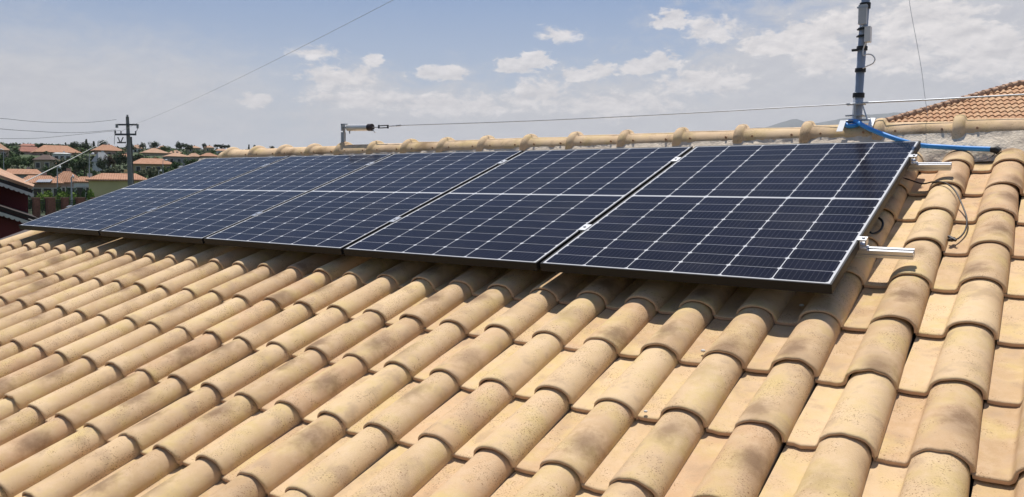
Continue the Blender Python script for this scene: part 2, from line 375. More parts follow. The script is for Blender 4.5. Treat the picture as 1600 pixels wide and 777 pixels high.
def add_tile(c, r, right):
    g = random.Random(c*971+r*31+5)
    un = U0-TP*(c+1)+g.uniform(-.0028, .0028); vf = V0-EX*r+g.uniform(-.009, .009); rot = g.uniform(-.012, .012); lift = g.uniform(-.0018, .0026)
    chip = g.choice((.0015, .003, .003, .006)); tilt = .0122+g.uniform(-.001, .001); col = (g.random(), g.random(), g.random())
    vmax = 1.93 if r <= -5 else 9
    def put(xx, s, z):
        if s < .03: s = s+chip*noise.noise(Vector((xx*38, c*3.1, r*1.7)))*(1-s/.03)
        u = un+xx+rot*s; v = vf+s-rot*(xx-.1); tv.append(RP(u, min(v, vmax), -HR-tilt*s/EX+z+lift)); tint.append(col); tloc.append((xx/TP, s/EX, 0))
    b = len(tv); n = len(XS)
    for s, dz in SS:
        for x in XS:
            fz = .5+.5*min(1, max(0, hump(x))/.015); q = prof_pt(x, s, max(dz, 0), -dz*fz if dz < 0 else 0.); put(q[0], s, q[1])
    for i in range(len(SS)-1):
        for k in range(n-1): tf.append((b+i*n+k, b+i*n+k+1, b+(i+1)*n+k+1, b+(i+1)*n+k)); tm.append(0); tsm.append(True)
    # front face and underside lip
    b = len(tv)
    for x in XS: q = prof_pt(x, 0, 0, 0.0072*(.5+.5*min(1, max(0, hump(x))/.015))); put(q[0], 0, q[1])
    for x in XS: q = prof_pt(x, 0, 0, THK); put(q[0], 0, q[1])
    for x in XS: q = prof_pt(x, .07, 0, THK); put(q[0], .07, q[1])
    for k in range(n-1):
        tf.append((b+n+k, b+n+k+1, b+k+1, b+k)); tm.append(1); tsm.append(False)
        tf.append((b+2*n+k, b+2*n+k+1, b+n+k+1, b+n+k)); tm.append(1); tsm.append(True)
    # right-hand edge
    b = len(tv)
    for s in (0, .2, .40):
        q = prof_pt(1.0, s, 0); put(q[0], s, q[1]); put(q[0], s, q[1]-.010)
    for i in range(2): tf.append((b+2*i, b+2*i+1, b+2*i+3, b+2*i+2)); tm.append(1); tsm.append(False)
for c in range(-10, 30):
    for r in range(-4, 10): add_tile(c, r, False)
me = bpy.data.meshes.new('tile_covering'); me.from_pydata(tv, [], tf); me.materials.append(M_TILE); me.materials.append(M_CLAYEDGE)
me.polygons.foreach_set('material_index', tm); me.polygons.foreach_set('use_smooth', tsm)
a_ = me.attributes.new('tint', 'FLOAT_COLOR', 'POINT'); a_.data.foreach_set('color', [x for c_ in tint for x in (*c_, 1)])
a_ = me.attributes.new('loc', 'FLOAT_VECTOR', 'POINT'); a_.data.foreach_set('vector', [x for c_ in tloc for x in c_])
o = bpy.data.objects.new('tile_covering', me); COL.objects.link(o); o.parent = house; o.matrix_parent_inverse = base(house).inverted()

# roof deck, back slope, walls, verge trim
UL, UR = U0-TP*30-.02, U0+TP*10+.02
VB = V0-EX*9-.02
deck = MB()
def quadbox(P, th):
    a = [Vector(p) for p in P]; n = (a[1]-a[0]).cross(a[3]-a[0]).normalized(); b = [p-n*th for p in a]
    return a+b, [(0,1,2,3),(7,6,5,4),(0,4,5,1),(1,5,6,2),(2,6,7,3),(3,7,4,0)]
deck.add(*quadbox([RP(UL, VB, -HR-.036), RP(UR, VB, -HR-.036), RP(UR, 1.93, -HR-.036), RP(UL, 1.93, -HR-.036)], .12))
deck.build('roof_deck', mat('timber deck', (.10, .07, .05), .9), house)
bs = MB(); top = RP(UL, 1.93, -HR-.03); zb = top.z
bs.add(*quadbox([(UL, YR+3.9, zb-1.3), (UL, YR+.06, zb+.03), (UR, YR+.06, zb+.03), (UR, YR+3.9, zb-1.3)][::-1], .1))
bs.build('back_slope', mat('back slope clay', (.50, .33, .19), .85, var=.3), house)
wl = MB(); eb = RP(0, VB+.35, -HR-.17)
wl.box((UL+.1, eb.y, ground(3, 0)-1), (UR-.1, YR+3.6, eb.z-.02)); wl.build('wall', M_PLASTER, house)
for x in (UL+.1, UR-.3):
    gb = MB(); gb.add(*quadbox([(x, eb.y, eb.z-.03), (x, YR+3.5, eb.z-.03), (x, YR+3.5, zb-1.35), (x, YR, zb-.17)], -.2))
    gb.build('gable', M_PLASTER, house)
vg = MB()
vg.add(*quadbox([RP(UL-.115, VB, -HR+.016), RP(UL+.004, VB, -HR+.016), RP(UL+.004, 1.9, -HR+.016), RP(UL-.115, 1.9, -HR+.016)], .16))
vg.build('verge_trim', M_BROWNMETAL, house)

# ridge: half-round caps with collars, bedded in mortar
CX = [0.083-.38*0] 
caps = MB(); rid = []; rint = []
x = .083
cx_l = [.083,.457,.837,1.212,1.581,1.950,2.32,2.687,3.069,3.446,3.820,4.205,4.59,4.976,5.363,5.747,6.129,6.51,6.89,7.27,7.65,8.03,8.41]
def ridge_ring(xp, hw, hh, low, n=16, z0=None, tw=0.):
    o = []
    for k in range(n+1):
        a = math.pi*k/n; c, s_ = math.cos(a), math.sin(a)
        sup = lambda q, e: math.copysign(abs(q)**e, q)
        y = -hw*sup(c, 1.08); z = hh*sup(s_, 1.05)
        if k in (0, n): z = -low
        o.append(Vector((xp, YR+y, (ZR-.078)+z+tw)))
    return o
rv, rf, rtint, rloc, rmi = [], [], [], [], []
for i, cx in enumerate(cx_l):
    g = random.Random(i*17+3); nx = cx_l[i+1] if i+1 < len(cx_l) else cx+.38
    col = (g.random(), g.random(), g.random()); dzc = g.uniform(-.004, .003)
    # one cap tile: collar over the previous one, then barrel tapering to the right
    secs = [(cx-.026, .098, .080, .0), (cx-.027, .112, .098, .020), (cx-.020, .117, .105, .026), (cx, .119, .108, .028), (cx+.018, .117, .105, .026), (cx+.027, .108, .092, .012), (cx+.034, .101, .0805, .0), (cx+.12, .100, .079, 0), (nx-.12, .098, .0765+g.uniform(-.002, .002), 0), (nx-.01, .097, .0735+g.uniform(-.003, .003), 0)]
    if i == 0: secs = [(-.055, .06, .03, 0), (-.05, .085, .055, 0), (-.03, .097, .072, 0), (0.02, .10, .078, 0)]+secs[1:]
    b = len(rv); n = 16
    for (xp, hw, hh, low) in secs:
        for q in ridge_ring(xp, hw+dzc, hh+dzc, low, n): rv.append(q); rtint.append(col); rloc.append(((xp-cx)/.38+.3, (q.y-YR)/.3+.5, 0))
    for j in range(len(secs)-1):
        for k in range(n): rf.append((b+j*(n+1)+k, b+j*(n+1)+k+1, b+(j+1)*(n+1)+k+1, b+(j+1)*(n+1)+k)); rmi.append(0)
    if i == 0: rf.append(tuple(b+k for k in range(n+1))); rmi.append(0)
me = bpy.data.meshes.new('ridge_cap'); me.from_pydata([tuple(q) for q in rv], [], rf); me.materials.append(M_RIDGE)
bm = bmesh.new(); bm.from_mesh(me); bmesh.ops.recalc_face_normals(bm, faces=bm.faces); bm.to_mesh(me); bm.free()
me.polygons.foreach_set('use_smooth', [True]*len(me.polygons))
a_ = me.attributes.new('tint', 'FLOAT_COLOR', 'POINT'); a_.data.foreach_set('color', [x_ for c_ in rtint for x_ in (*c_, 1)])
a_ = me.attributes.new('loc', 'FLOAT_VECTOR', 'POINT'); a_.data.foreach_set('vector', [x_ for c_ in rloc for x_ in c_])
rc = bpy.data.objects.new('ridge_cap', me); COL.objects.link(rc); rc.parent = house; rc.matrix_parent_inverse = base(house).inverted()
# nail holes beside the collars and clay stubs under them
M_NAIL = mat('rusty nail', (.36, .20, .11), .8)
for cx in cx_l[1:]:
    for dx in (-.075, .085):
        nb = MB(); p = Vector((cx+dx, YR-.097, ZR-.052)); nb.tube([p+Vector((0, .02, 0)), p+Vector((0, -.0015, 0))], .006, 8); nb.build('nail', M_NAIL, rc)
    st = MB(); st.box((cx-.022, YR-.104, ZR-.150), (cx+.016, YR-.06, ZR-.104)); st.build('clay_stub', M_CLAYEDGE, rc)
# mortar bed, front
mo_ = MB(); vs = []; NXm = 900; NYm = 9
for j in range(NYm+1):
    q = j/NYm
    for i in range(NXm+1):
        xx = UL+(UR-UL)*i/NXm
        z = .425+(.578-.425)*q; y = YR-.098 - .105*(1-q)**1.15
        nn = noise.noise(Vector((xx*14, q*3, 1)))*.010+noise.noise(Vector((xx*60, q*9, 7)))*.004
        lump = .014*math.sin(math.pi*min(1, q*1.1)) if q < 1 else 0
        vs.append((xx, y-nn-lump, z+noise.noise(Vector((xx*30, q*5, 3)))*.004*(q < .99)))
mo_.add(vs, [(j*(NXm+1)+i, j*(NXm+1)+i+1, (j+1)*(NXm+1)+i+1, (j+1)*(NXm+1)+i) for j in range(NYm) for i in range(NXm)], 0, True)
mo_.build('mortar_bed', M_MORTAR, house)

# ================================================================== SOLAR PANELS
PW, PH = 1.1763, 1.722; PP = 1.19625
def make_panel():
    root = empty('solar_panel', (0,0,0)); FH = .035; L = .008; D = .0012
    g = MB(); g.box((L-.002, L-.002, -.006), (PW-L+.002, PH-L+.002, -D)); g.build('glass', M_CELLS, root)
    f = MB()
    def ring(o0, i0, z0, o1, i1, z1): pass
    O = [(0,0),(PW,0),(PW,PH),(0,PH)]; ch = .0012
    def loop(ins, z): return [Vector((ins, ins, z)), Vector((PW-ins, ins, z)), Vector((PW-ins, PH-ins, z)), Vector((ins, PH-ins, z))]
    loops = [loop(L, -.003), loop(L, 0.0-.0004), loop(L-.0006, 0), loop(ch, 0), loop(0, -ch), loop(0, -FH), loop(.028, -FH), loop(.028, -FH+.002)]
    vs = [p for l in loops for p in l]
    f.add(vs, [(a*4+k, a*4+(k+1)%4, (a+1)*4+(k+1)%4, (a+1)*4+k) for a in range(len(loops)-1) for k in range(4)])
    f.build('frame', M_FRAME, root)
    j = MB(); j.box((.02, .02, -.011), (PW-.02, PH-.02, -.008)); j.build('backsheet', mat('white backsheet', (.6, .6, .6), .7), root)
    j = MB(); j.box((PW/2-.05, PH/2-.03, -.028), (PW/2+.05, PH/2+.03, -.0112)); j.build('junction_box', M_BLACK, root)
    return root
proto = make_panel()
PL = ['solar panel at the far left end of the row, beside the view of the hillside',
      'second solar panel from the left, between the far left one and the middle one',
      'middle solar panel of the row of five',
      'second solar panel from the right, its upper half smeared with dust',
      'nearest and largest looking solar panel, at the right end of the row']
def copy_tree(o, parent=None):
    c = o.copy(); COL.objects.link(c)
    if parent is not None: c.parent = parent
    for ch in list(o.children): copy_tree(ch, c)
    return c
for k in range(5):
    o = proto if k == 0 else copy_tree(proto)
    o.matrix_world = ARR @ Matrix.Translation((k*PP, 0, rnd.uniform(-.001, .001)))
    tag(o, PL[k], 'solar panel', 'solar panels mounted in a row on the tiled roof')

def on_array(o): o.matrix_world = ARR @ Matrix.Identity(4); return o
def make_rail(v, u0, u1, label, cable=False):
    root = empty('mounting_rail', (0,0,0), label, 'rail', 'aluminium rails carrying the solar panels'); on_array(root)
    b = MB(); w_, h, top = .020, .028, -.0355
    pr = [(-w_, -h), (w_, -h), (w_, -h*.62), (w_-.004, -h*.58), (w_-.004, -h*.46), (w_, -h*.42), (w_, 0), (.006, 0), (.006, -.004), (.011, -.004), (.011, -.012), (-.011, -.012), (-.011, -.004), (-.006, -.004), (-.006, 0), (-w_, 0), (-w_, -h*.42), (-w_+.004, -h*.46), (-w_+.004, -h*.58), (-w_, -h*.62)]
    n = len(pr); vs = [Vector((u, v+a, top+c)) for u in (u0, u1) for a, c in pr]
    b.add(vs, [(k, (k+1)%n, n+(k+1)%n, n+k) for k in range(n)]+[tuple(range(n))[::-1], tuple(range(n, 2*n))])
    b.build('rail_profile', M_ALU, root, world=False)
    # clamps on the rail
    for k in range(1, 5):
        u = k*PP-.01; c = MB()
        c.box((u-.019, v-.035, .0006), (u+.019, v+.035, .0042)); c.box((u-.0075, v-.035, -.034), (u+.0075, v+.035, .0004)); c.tube([(u, v, .0043), (u, v, .010)], .0065, 6)
        c.build('mid_clamp', M_ALU, root, world=False)
    for u, s in ((-.0, -1), (5*PP-.02, 1)):
        c = MB()
        def bx(a, b_, z0, z1, v0=-.022, v1=.022):
            x0, x1 = sorted((u+s*a, u+s*b_)); c.box((x0, v+v0, z0), (x1, v+v1, z1))
        bx(-.007, .026, .0006, .0045, -.018, .018); bx(.001, .005, -.034, .0008, -.018, .018); bx(.0048, .026, -.020, -.016, -.018, .018); bx(.022, .026, -.0165, .0008, -.018, .018); bx(.0048, .028, -.0348, -.030, -.018, .018)
        c.tube([(u+s*.014, v, .0044), (u+s*.014, v, .010)], .006, 6)
        c.build('end_clamp', M_ALU, root, world=False)
    for u in (.35, 1.7, 3.05, 4.4, 5.6):         # roof hooks below
        c = MB(); c.box((u-.015, v-.03, -.0700), (u+.015, v+.03, -.0638)); c.box((u-.015, v+.024, -.19), (u+.015, v+.03, -.0702))
        c.build('roof_hook', M_STEEL, root, world=False)
    return root
make_rail(.41, -.03, 6.145, 'lower aluminium mounting rail sticking out furthest down the right side of the panels')
make_rail(1.455, -.03, 6.13, 'upper aluminium mounting rail sticking out near the ridge beside the blue conduit')

# loose cable over the tiles
b = MB()
pts = [RP(5.90, 1.36, -.10), RP(5.97, 1.33, -.104), RP(6.04, 1.30, -.118), RP(6.09, 1.27, -.100), RP(6.145, 1.215, -.086), RP(6.195, 1.12, -.090), RP(6.232, 1.02, -.118), RP(6.262, .90, -.138), RP(6.268, .78, -.143), RP(6.255, .69, -.142), RP(6.236, .64, -.132)]
b.tube(catmull(pts, 6), .0034, 8); cb = b.build('cable', M_DARKCABLE, label='thin dark cable curving out from under the panels over the bare tiles', cat='cable')
b = MB(); e = RP(6.236, .645, -.140); b.tube([RP(6.240, .665, -.136), RP(6.236, .645, -.131), RP(6.226, .62, -.124)], [.007, .010, .006], 8); b.tube([RP(6.222, .655, -.123), RP(6.25, .628, -.128)], .006, 6)
b.build('cable_plug', M_DARKCABLE, cb)
b = MB(); pts = [RP(5.87, .80, -.08), RP(5.94, .76, -.085), RP(5.975, .70, -.088), RP(5.975, .64, -.10), RP(5.95, .60, -.10), RP(5.93, .63, -.09), RP(5.88, .66, -.07)]
b.tube(catmull(pts, 6), .005, 8); b.build('cable', M_BLACK, label='black cable loop hanging out below the right panel edge', cat='cable')

# crumbs lying on the tiles
M_CRUMB = mat('pale crumb', (.62, .58, .52), .9, bump=.002)
def crumb(px, py, sz, label):
    d = ray(px, py); n_ = Vector((0, -ST, CT)); p = CAM+d*(((-HR+.012)-n_.dot(CAM))/n_.dot(d)); bm = bmesh.new(); bmesh.ops.create_icosphere(bm, subdivisions=2, radius=sz)
    for v_ in bm.verts: v_.co = Vector((v_.co.x*1.25, v_.co.y, v_.co.z*.7))*(1+.35*noise.noise(v_.co*90+p*9))
    me = bpy.data.meshes.new('mortar_crumb'); bm.to_mesh(me); bm.free(); me.materials.append(M_CRUMB); o = bpy.data.objects.new('mortar_crumb', me); COL.objects.link(o); o.location = p
    tag(o, label, 'crumb', 'crumbs on the tiles')
crumb(1098.5, 548.5, .0075, 'small white mortar crumb on a flat tile pan below the nearest panel')
crumb(1253, 477, .007, 'pale crumb in the shade under the right corner of the nearest panel')
crumb(1009, 643, .005, 'tiny crumb on the tile pan in the lower middle of the roof')

# ================================================================== MAST
def ydn(px, py, dy=0): return AT(px, py, YR+dy)
mb0 = AT(1338.5, 196, YR); mast = empty('antenna_mast', (mb0.x, YR, ZR), 'grey steel mast banded with black tape standing on the roof ridge', 'mast')
pb = Vector((5.6165, YR, ZR-.02)); pt_ = AT(1352.5, 0, YR); ax = (pt_-pb)
def mp_(py):   # point on the mast axis at a picture height
    a, b_ = AT(1338.5, 196, YR).z, 0; zt = AT(1345, py, YR).z; return pb+ax*((zt-pb.z)/ax.z)
b = MB(); b.tube([pb, pb+ax*.28, pb+ax*.281, pb+ax*2.2], [.0265, .0265, .0225, .0225], 20); b.build('pole', M_POLE, mast)
for py, hh in ((10, .030), (46, .012), (57, .010), (76, .022), (110, .020), (149, .024)):
    c = mp_(py); a = ax.normalized(); b = MB(); b.tube([c-a*hh/2, c+a*hh/2], .0285 if py < 120 else .031, 18)
    if py in (76,): b.box((c.x-.052, c.y-.012, c.z-.013), (c.x-.015, c.y+.002, c.z-.001))
    if py in (46, 57): b.box((c.x-.034, c.y-.004, c.z-.004), (c.x+.036, c.y+.004, c.z+.003))
    b.build('tape_band', M_BLACK, mast)
# base bracket: threaded rod, arms, stay and feet
br = MB(); q = AT(1335.5, 162, YR-.045); q2 = AT(1336.5, 189, YR-.045); br.tube([q, q2], .0065, 8)
for py in (163, 181): c = mp_(py); br.box((c.x-.052, c.y-.05, c.z-.004), (c.x+.03, c.y-.028, c.z+.003)); br.tube([(c.x-.03, c.y-.05, c.z), (c.x+.034, c.y-.04, c.z), (c.x+.034, c.y+.03, c.z), (c.x-.03, c.y+.03, c.z)], .004, 6)
bracket = br.build('bracket', M_STEEL, mast)
br = MB(); br.tube([AT(1346.5, 160, YR-.02), AT(1355, 187, YR-.03)], .0042, 6); br.build('stay', M_ALU, mast)
def foot(pa, pb_, wd):
    b = MB(); a, c = pa, pb_; d = (c-a).normalized(); sx = Vector((1, .15, 0)); n = d.cross(sx).normalized()
    P = [a-sx*wd/2, a+sx*wd/2, c+sx*wd/2*1.05, c-sx*wd/2*1.05]
    b.add(*quadbox(P, .004)); return b.build('foot', mat('bright plate', (.80, .81, .82), .35, .35), mast)
foot(AT(1317.5, 189, YR-.075), AT(1311.5, 206, YR-.125), .030)
foot(AT(1364, 185, YR-.06), AT(1358, 202, YR-.115), .026)
b = MB(); p, q = AT(1318, 190, YR-.07), AT(1363, 187, YR-.055); b.tube([p, AT(1340, 188, YR-.04), q], .006, 6); b.build('strap', M_STEEL, mast)
# radio boxes
c = mp_(25); b = MB(); b.box((c.x-.021, c.y-.056, c.z-.055), (c.x+.021, c.y-.030, c.z+.050)); dv = empty('antenna_unit', (c.x, c.y-.03, c.z), 'slim pale radio box strapped to the front of the mast, upper one', 'antenna')
b.build('casing', mat('pale grey plastic', (.50, .53, .56), .4), dv)
b = MB(); b.box((c.x-.028, c.y-.059, c.z+.030), (c.x+.028, c.y-.056, c.z+.040)); b.build('strap', M_STEEL, dv)
c = AT(1356.5, 54, YR-.01); dv = empty('antenna_unit', (c.x, c.y, c.z), 'small white radio box sticking out to the right of the mast, with cable', 'antenna')
b = MB(); b.box((c.x-.014, c.y-.03, c.z-.043), (c.x+.016, c.y+.015, c.z+.040)); b.build('casing', M_WHITE, dv)
for zz in (.015, -.021): b = MB(); b.box((c.x-.040, c.y-.010, c.z+zz), (c.x-.0145, c.y, c.z+zz+.006)); b.build('arm', M_STEEL, dv)
b = MB(); b.tube(catmull([AT(x_, y_, YR-.03) for x_, y_ in ((1353, 67), (1349, 76), (1349, 86), (1354, 85), (1362, 86), (1367, 92), (1364, 99), (1354, 104), (1348, 107))], 6), .0036, 8)
b.build('cable', M_WHITE, dv)
b = MB(); b.tube([AT(1352, 3, YR), AT(1360, -3, YR)], .007, 8); b.build('side_arm', M_STEEL, mast)

# blue conduit
b = MB()
pts = [AT(1344, 191, YR-.035), AT(1338, 196, YR-.06), AT(1326, 197, YR-.075), AT(1320, 193, YR-.06), AT(1326, 190, YR-.03), AT(1338, 190, YR-.05), AT(1346, 195, YR-.09), AT(1362, 203, YR-.14), AT(1385, 212, YR-.17), AT(1412, 221, YR-.192), AT(1440, 227.5, YR-.192), AT(1475, 230, YR-.192), AT(1510, 232, YR-.192), AT(1553, 233.5, YR-.192)]
b.tube(catmull(pts, 8), .0125, 14); bc = b.build('conduit', M_BLUE, label='bright blue plastic conduit looping from the mast foot down along the ridge mortar', cat='conduit')
b = MB(); b.tube(catmull([AT(1556, 236, YR-.20), AT(1552, 243, YR-.215), AT(1541, 249, YR-.23), AT(1528, 251, YR-.235), AT(1512, 250, YR-.22)], 5), .0022, 6); b.build('wire_tail', M_DARKCABLE, bc)
b = MB(); b.tube([AT(1548, 233.4, YR-.192), AT(1556, 233.8, YR-.196), AT(1561, 237, YR-.198)], [.0145, .019, .018], 12); b.build('tape_end', M_BLACK, bc)

# ================================================================== LIFELINE
post = empty('anchor_post', AT(536.5, 228, YR), 'short grey steel post at the left part of the ridge holding the pale tube', 'post')
b = MB(); b.tube([AT(536.5, 232, YR), AT(536.5, 207, YR)], .021, 16); b.tube([AT(537.5, 208, YR), AT(538, 198, YR)], .011, 12); b.build('pole', M_STEEL, post)
b = MB(); a = AT(535.5, 195, YR-.02); b.box((a.x-.018, a.y-.004, a.z-.05), (a.x-.004, a.y+.03, a.z+.008)); b.box((a.x-.018, a.y-.004, a.z-.002), (a.x+.03, a.y+.03, a.z+.008)); b.build('bracket_plate', M_STEEL, post)
ab = empty('shock_absorber', AT(563, 199.5, YR), 'pale shiny tube between the short ridge post and the steel cable', 'tube')
A0, A1 = AT(543, 199.8, YR), AT(580, 199.2, YR); d_ = (A1-A0).normalized()
b = MB(); b.tube([A0-d_*.012, A0, A0+d_*.004, A1-d_*.03], [.012, .022, .027, .027], 20); b.build('tube', M_BRUSHED, ab)
b = MB(); b.tube([A1-d_*.03, A1+d_*.01], .0295, 20); b.build('end_cap', mat('dark rubber', (.03, .02, .022), .5), ab)
for pa, pc, rr in ((A0-d_*.045, A0-d_*.01, .006), (AT(546, 203, YR), AT(546.5, 209, YR), .0055), (AT(583, 203, YR), AT(586, 207, YR), .0055)):
    b = MB(); b.tube([pa, pc], rr, 8); b.build('bolt', M_STEEL, ab)
tb = empty('turnbuckle', AT(600, 198, YR), 'small dark turnbuckle joining the pale tube to the steel cable', 'turnbuckle')
for pa, pc in ((A1+d_*.01, AT(592, 199, YR)), (AT(607, 197.5, YR), AT(621, 196.5, YR))):
    b = MB(); b.tube([pa, pc], .004, 6); b.build('eye_bolt', M_STEEL, tb)
b = MB()
for dz in (-.009, .009): b.tube([AT(591, 198.6, YR)+Vector((0,0,dz)), AT(607, 197.8, YR)+Vector((0,0,dz))], .0045, 6)
for px in (592, 606): p = AT(px, 198.2, YR); b.tube([p-Vector((0,0,.014)), p+Vector((0,0,.014))], .007, 8)
b.build('body', mat('dark steel', (.06, .06, .065), .5, .5), tb)
b = MB(); pm_ = mp_(163); b.tube([AT(619, 196.6, YR), AT(626, 196, YR)], .0065, 8)
cb = [AT(624, 196.2, YR), AT(800, 190.2, YR), AT(960, 183, YR), AT(1120, 174.5, YR), AT(1240, 167.5, YR), Vector((pm_.x-.03, YR-.035, pm_.z))]
b.tube(catmull(cb, 6), .0030, 8)
b.tube(catmull([Vector((pm_.x-.03, YR-.035, pm_.z)), Vector((pm_.x+.04, YR-.035, pm_.z+.003)), AT(1450, 156.2, YR-.01), AT(1600, 148, YR), AT(1760, 139, YR)], 6), .0046, 8)
b.tube([AT(1324, 163.6, YR-.04), AT(1344, 162.5, YR-.04)], .0062, 8)
b.build('steel_cable', M_STEEL, label='taut steel cable running above the ridge past the mast', cat='cable')
# faint hanging wire right of the mast
b = MB(); b.tube(catmull([AT(x_, y_, YR+.1) for x_, y_ in ((1419, -20), (1422, 10), (1433, 70), (1440, 110), (1445, 150), (1450, 184))], 5), .0013, 6)
b.build('guy_wire', M_STEEL, label='thin faint wire slanting through the sky right of the mast', cat='wire')

# ================================================================== NEIGHBOURS
def roof_mat(name, c1, c2, sc=.0):
    m = bpy.data.materials.new(name); m.use_nodes = True; t = NT(m.node_tree); b = t.n['Principled BSDF']
    co = t.add('ShaderNodeTexCoord').outputs['Object']
    c = t.mix(t.mr(t.noise(co, 1.3, 5., .65), .35, .65), c1, c2)
    c = t.mix(t.mr(t.noise(co, 9., 4., .7), .45, .7, 0., .5), c, tuple(x*.62 for x in c1))
    t.inp(b.inputs['Base Color'], c); b.inputs['Roughness'].default_value = .85
    wv = t.add('ShaderNodeTexWave'); wv.inputs['Scale'].default_value = 1.25; t.l.new(co, wv.inputs['Vector']); bn = t.add('ShaderNodeBump'); bn.inputs['Distance'].default_value = .06
    t.l.new(wv.outputs[1], bn.inputs['Height']); t.l.new(bn.outputs[0], b.inputs['Normal'])
    return m
M_TERRA = roof_mat('terracotta', (.42, .205, .115), (.50, .27, .165))
M_TERRA2 = roof_mat('pale terracotta', (.50, .29, .18), (.56, .35, .23))
M_TERRAR = roof_mat('red roof', (.36, .15, .11), (.42, .19, .13))
def orange_mat():
    m = bpy.data.materials.new('orange clay tile'); m.use_nodes = True; t = NT(m.node_tree); b = t.n['Principled BSDF']
    co = t.add('ShaderNodeTexCoord').outputs['Object']; at = t.add('ShaderNodeAttribute', attribute_name='tint').outputs['Fac']
    c = t.mix(at, (.60, .36, .20), (.50, .27, .145)); c = t.mix(t.mr(t.noise(co, 1.2, 5.), .45, .7, 0, .5), c, (.62, .42, .25))
    t.inp(b.inputs['Base Color'], c); b.inputs['Roughness'].default_value = .85; return m
M_ORANGE = orange_mat()

def tiled_face(P0, U, V, width, height, name, parent, inside, tw=.19, th=.29):
    """field of barrel tiles on a sloping face; P0 eave corner, U along eave, V up slope"""
    N = U.cross(V).normalized(); v, f, ti = [], [], []; nu = int(width/tw); nv = int(height/th)
    for j in range(nv):
        for i in range(nu):
            if not inside((i+.5)*tw, (j+.5)*th): continue
            c = rnd.random(); b = len(v)
            for (s, dz) in ((0, .035), (th*1.04, 0)):
                for k in range(6):
                    x_ = k/5; z_ = .055*math.sin(math.pi*min(1, max(0, (x_-.15)/.8)))**.7 if x_ > .15 else 0
                    v.append(P0+U*((i+x_)*tw)+V*(j*th+s)+N*(z_+dz+.02)); ti.append(c)
            b2 = len(v)
            for k in range(6):
                x_ = k/5; v.append(P0+U*((i+x_)*tw)+V*(j*th)+N*(-.0)); ti.append(c)
            for k in range(5): f.append((b+k, b+k+1, b+7+k, b+6+k)); f.append((b2+k, b2+k+1, b+k+1, b+k))
    me = bpy.data.meshes.new(name); me.from_pydata([tuple(q) for q in v], [], f); me.materials.append(M_ORANGE)
    a_ = me.attributes.new('tint', 'FLOAT', 'POINT'); a_.data.foreach_set('value', ti)
    o = bpy.data.objects.new(name, me); COL.objects.link(o); o.parent = parent; o.matrix_parent_inverse = base(parent).inverted(); return o

# orange hip roof behind the ridge on the right
apx = FAR(1590, 134, 32)
c0 = FAR(1330, 208, 28.6)
nh = empty('orange_roofed_house', (apx.x, apx.y, ground(apx.x, apx.y)), 'neighbouring house with an orange tiled hip roof rising behind the ridge at the right edge', 'house')
azr = math.atan2(ray(1480, 200).x, ray(1480, 200).y)
Ur = Vector((math.cos(azr-.12), -math.sin(azr-.12), 0))         # along its eave, to the right
Fr = Vector((-Ur.y, Ur.x, 0))
rise = apx.z-c0.z; run = (apx-c0).dot(Fr); along = (apx-c0).dot(Ur)
Vv = (Fr*run+Vector((0,0,rise))); sl = Vv.length; Vv.normalize()
ridge_len = 6.; Wd = along*2+ridge_len
E0 = c0; A_ = apx; B_ = apx+Ur*ridge_len; E1 = c0+Ur*Wd; D0 = E0+Fr*run*2; D1 = E1+Fr*run*2
rb = MB(); rb.add([E0, E1, D1, D0, A_, B_], [(0,1,5,4), (1,2,5), (2,3,4,5), (3,0,4), (3,2,1,0)]); rb.build('roof', M_TERRA, nh)
def ins(u, v):
    k = v/sl; return u > along*k-.05 and u < Wd-along*k+.05
tiled_face(E0, Ur, Vv, Wd, sl, 'roof_tiles', nh, ins)
Vl = (A_-(E0+Fr*run)); sl2 = Vl.length; Vl.normalize()
tiled_face(D0, -Fr, Vl, run*2, sl2, 'roof_tiles', nh, lambda u, v: u > run*(v/sl2) and u < run*2-run*(v/sl2))
rb = MB()
def cap_line(a, c, rr=.13, n=24):
    for i in range(n):
        p, q = a.lerp(c, i/n), a.lerp(c, (i+1.06)/n); rb.tube([p+Vector((0,0,.04)), q+Vector((0,0,.04))], [rr*1.1, rr*.9], 10)
cap_line(E0, A_); cap_line(A_, B_, n=12); cap_line(E1, B_)
me_o = rb.build('hip_cap', M_TERRA2, nh)
wb = MB(); ins_ = .5
Wl = [E0+Ur*ins_+Fr*ins_, E1-Ur*ins_+Fr*ins_, D1-Ur*ins_-Fr*ins_, D0+Ur*ins_-Fr*ins_]
wb.add([Vector((p.x, p.y, c0.z-.02)) for p in Wl]+[Vector((p.x, p.y, ground(p.x, p.y)-1)) for p in Wl], [(0,1,5,4),(1,2,6,5),(2,3,7,6),(3,0,4,7)]); wb.build('wall', M_PLASTER, nh)

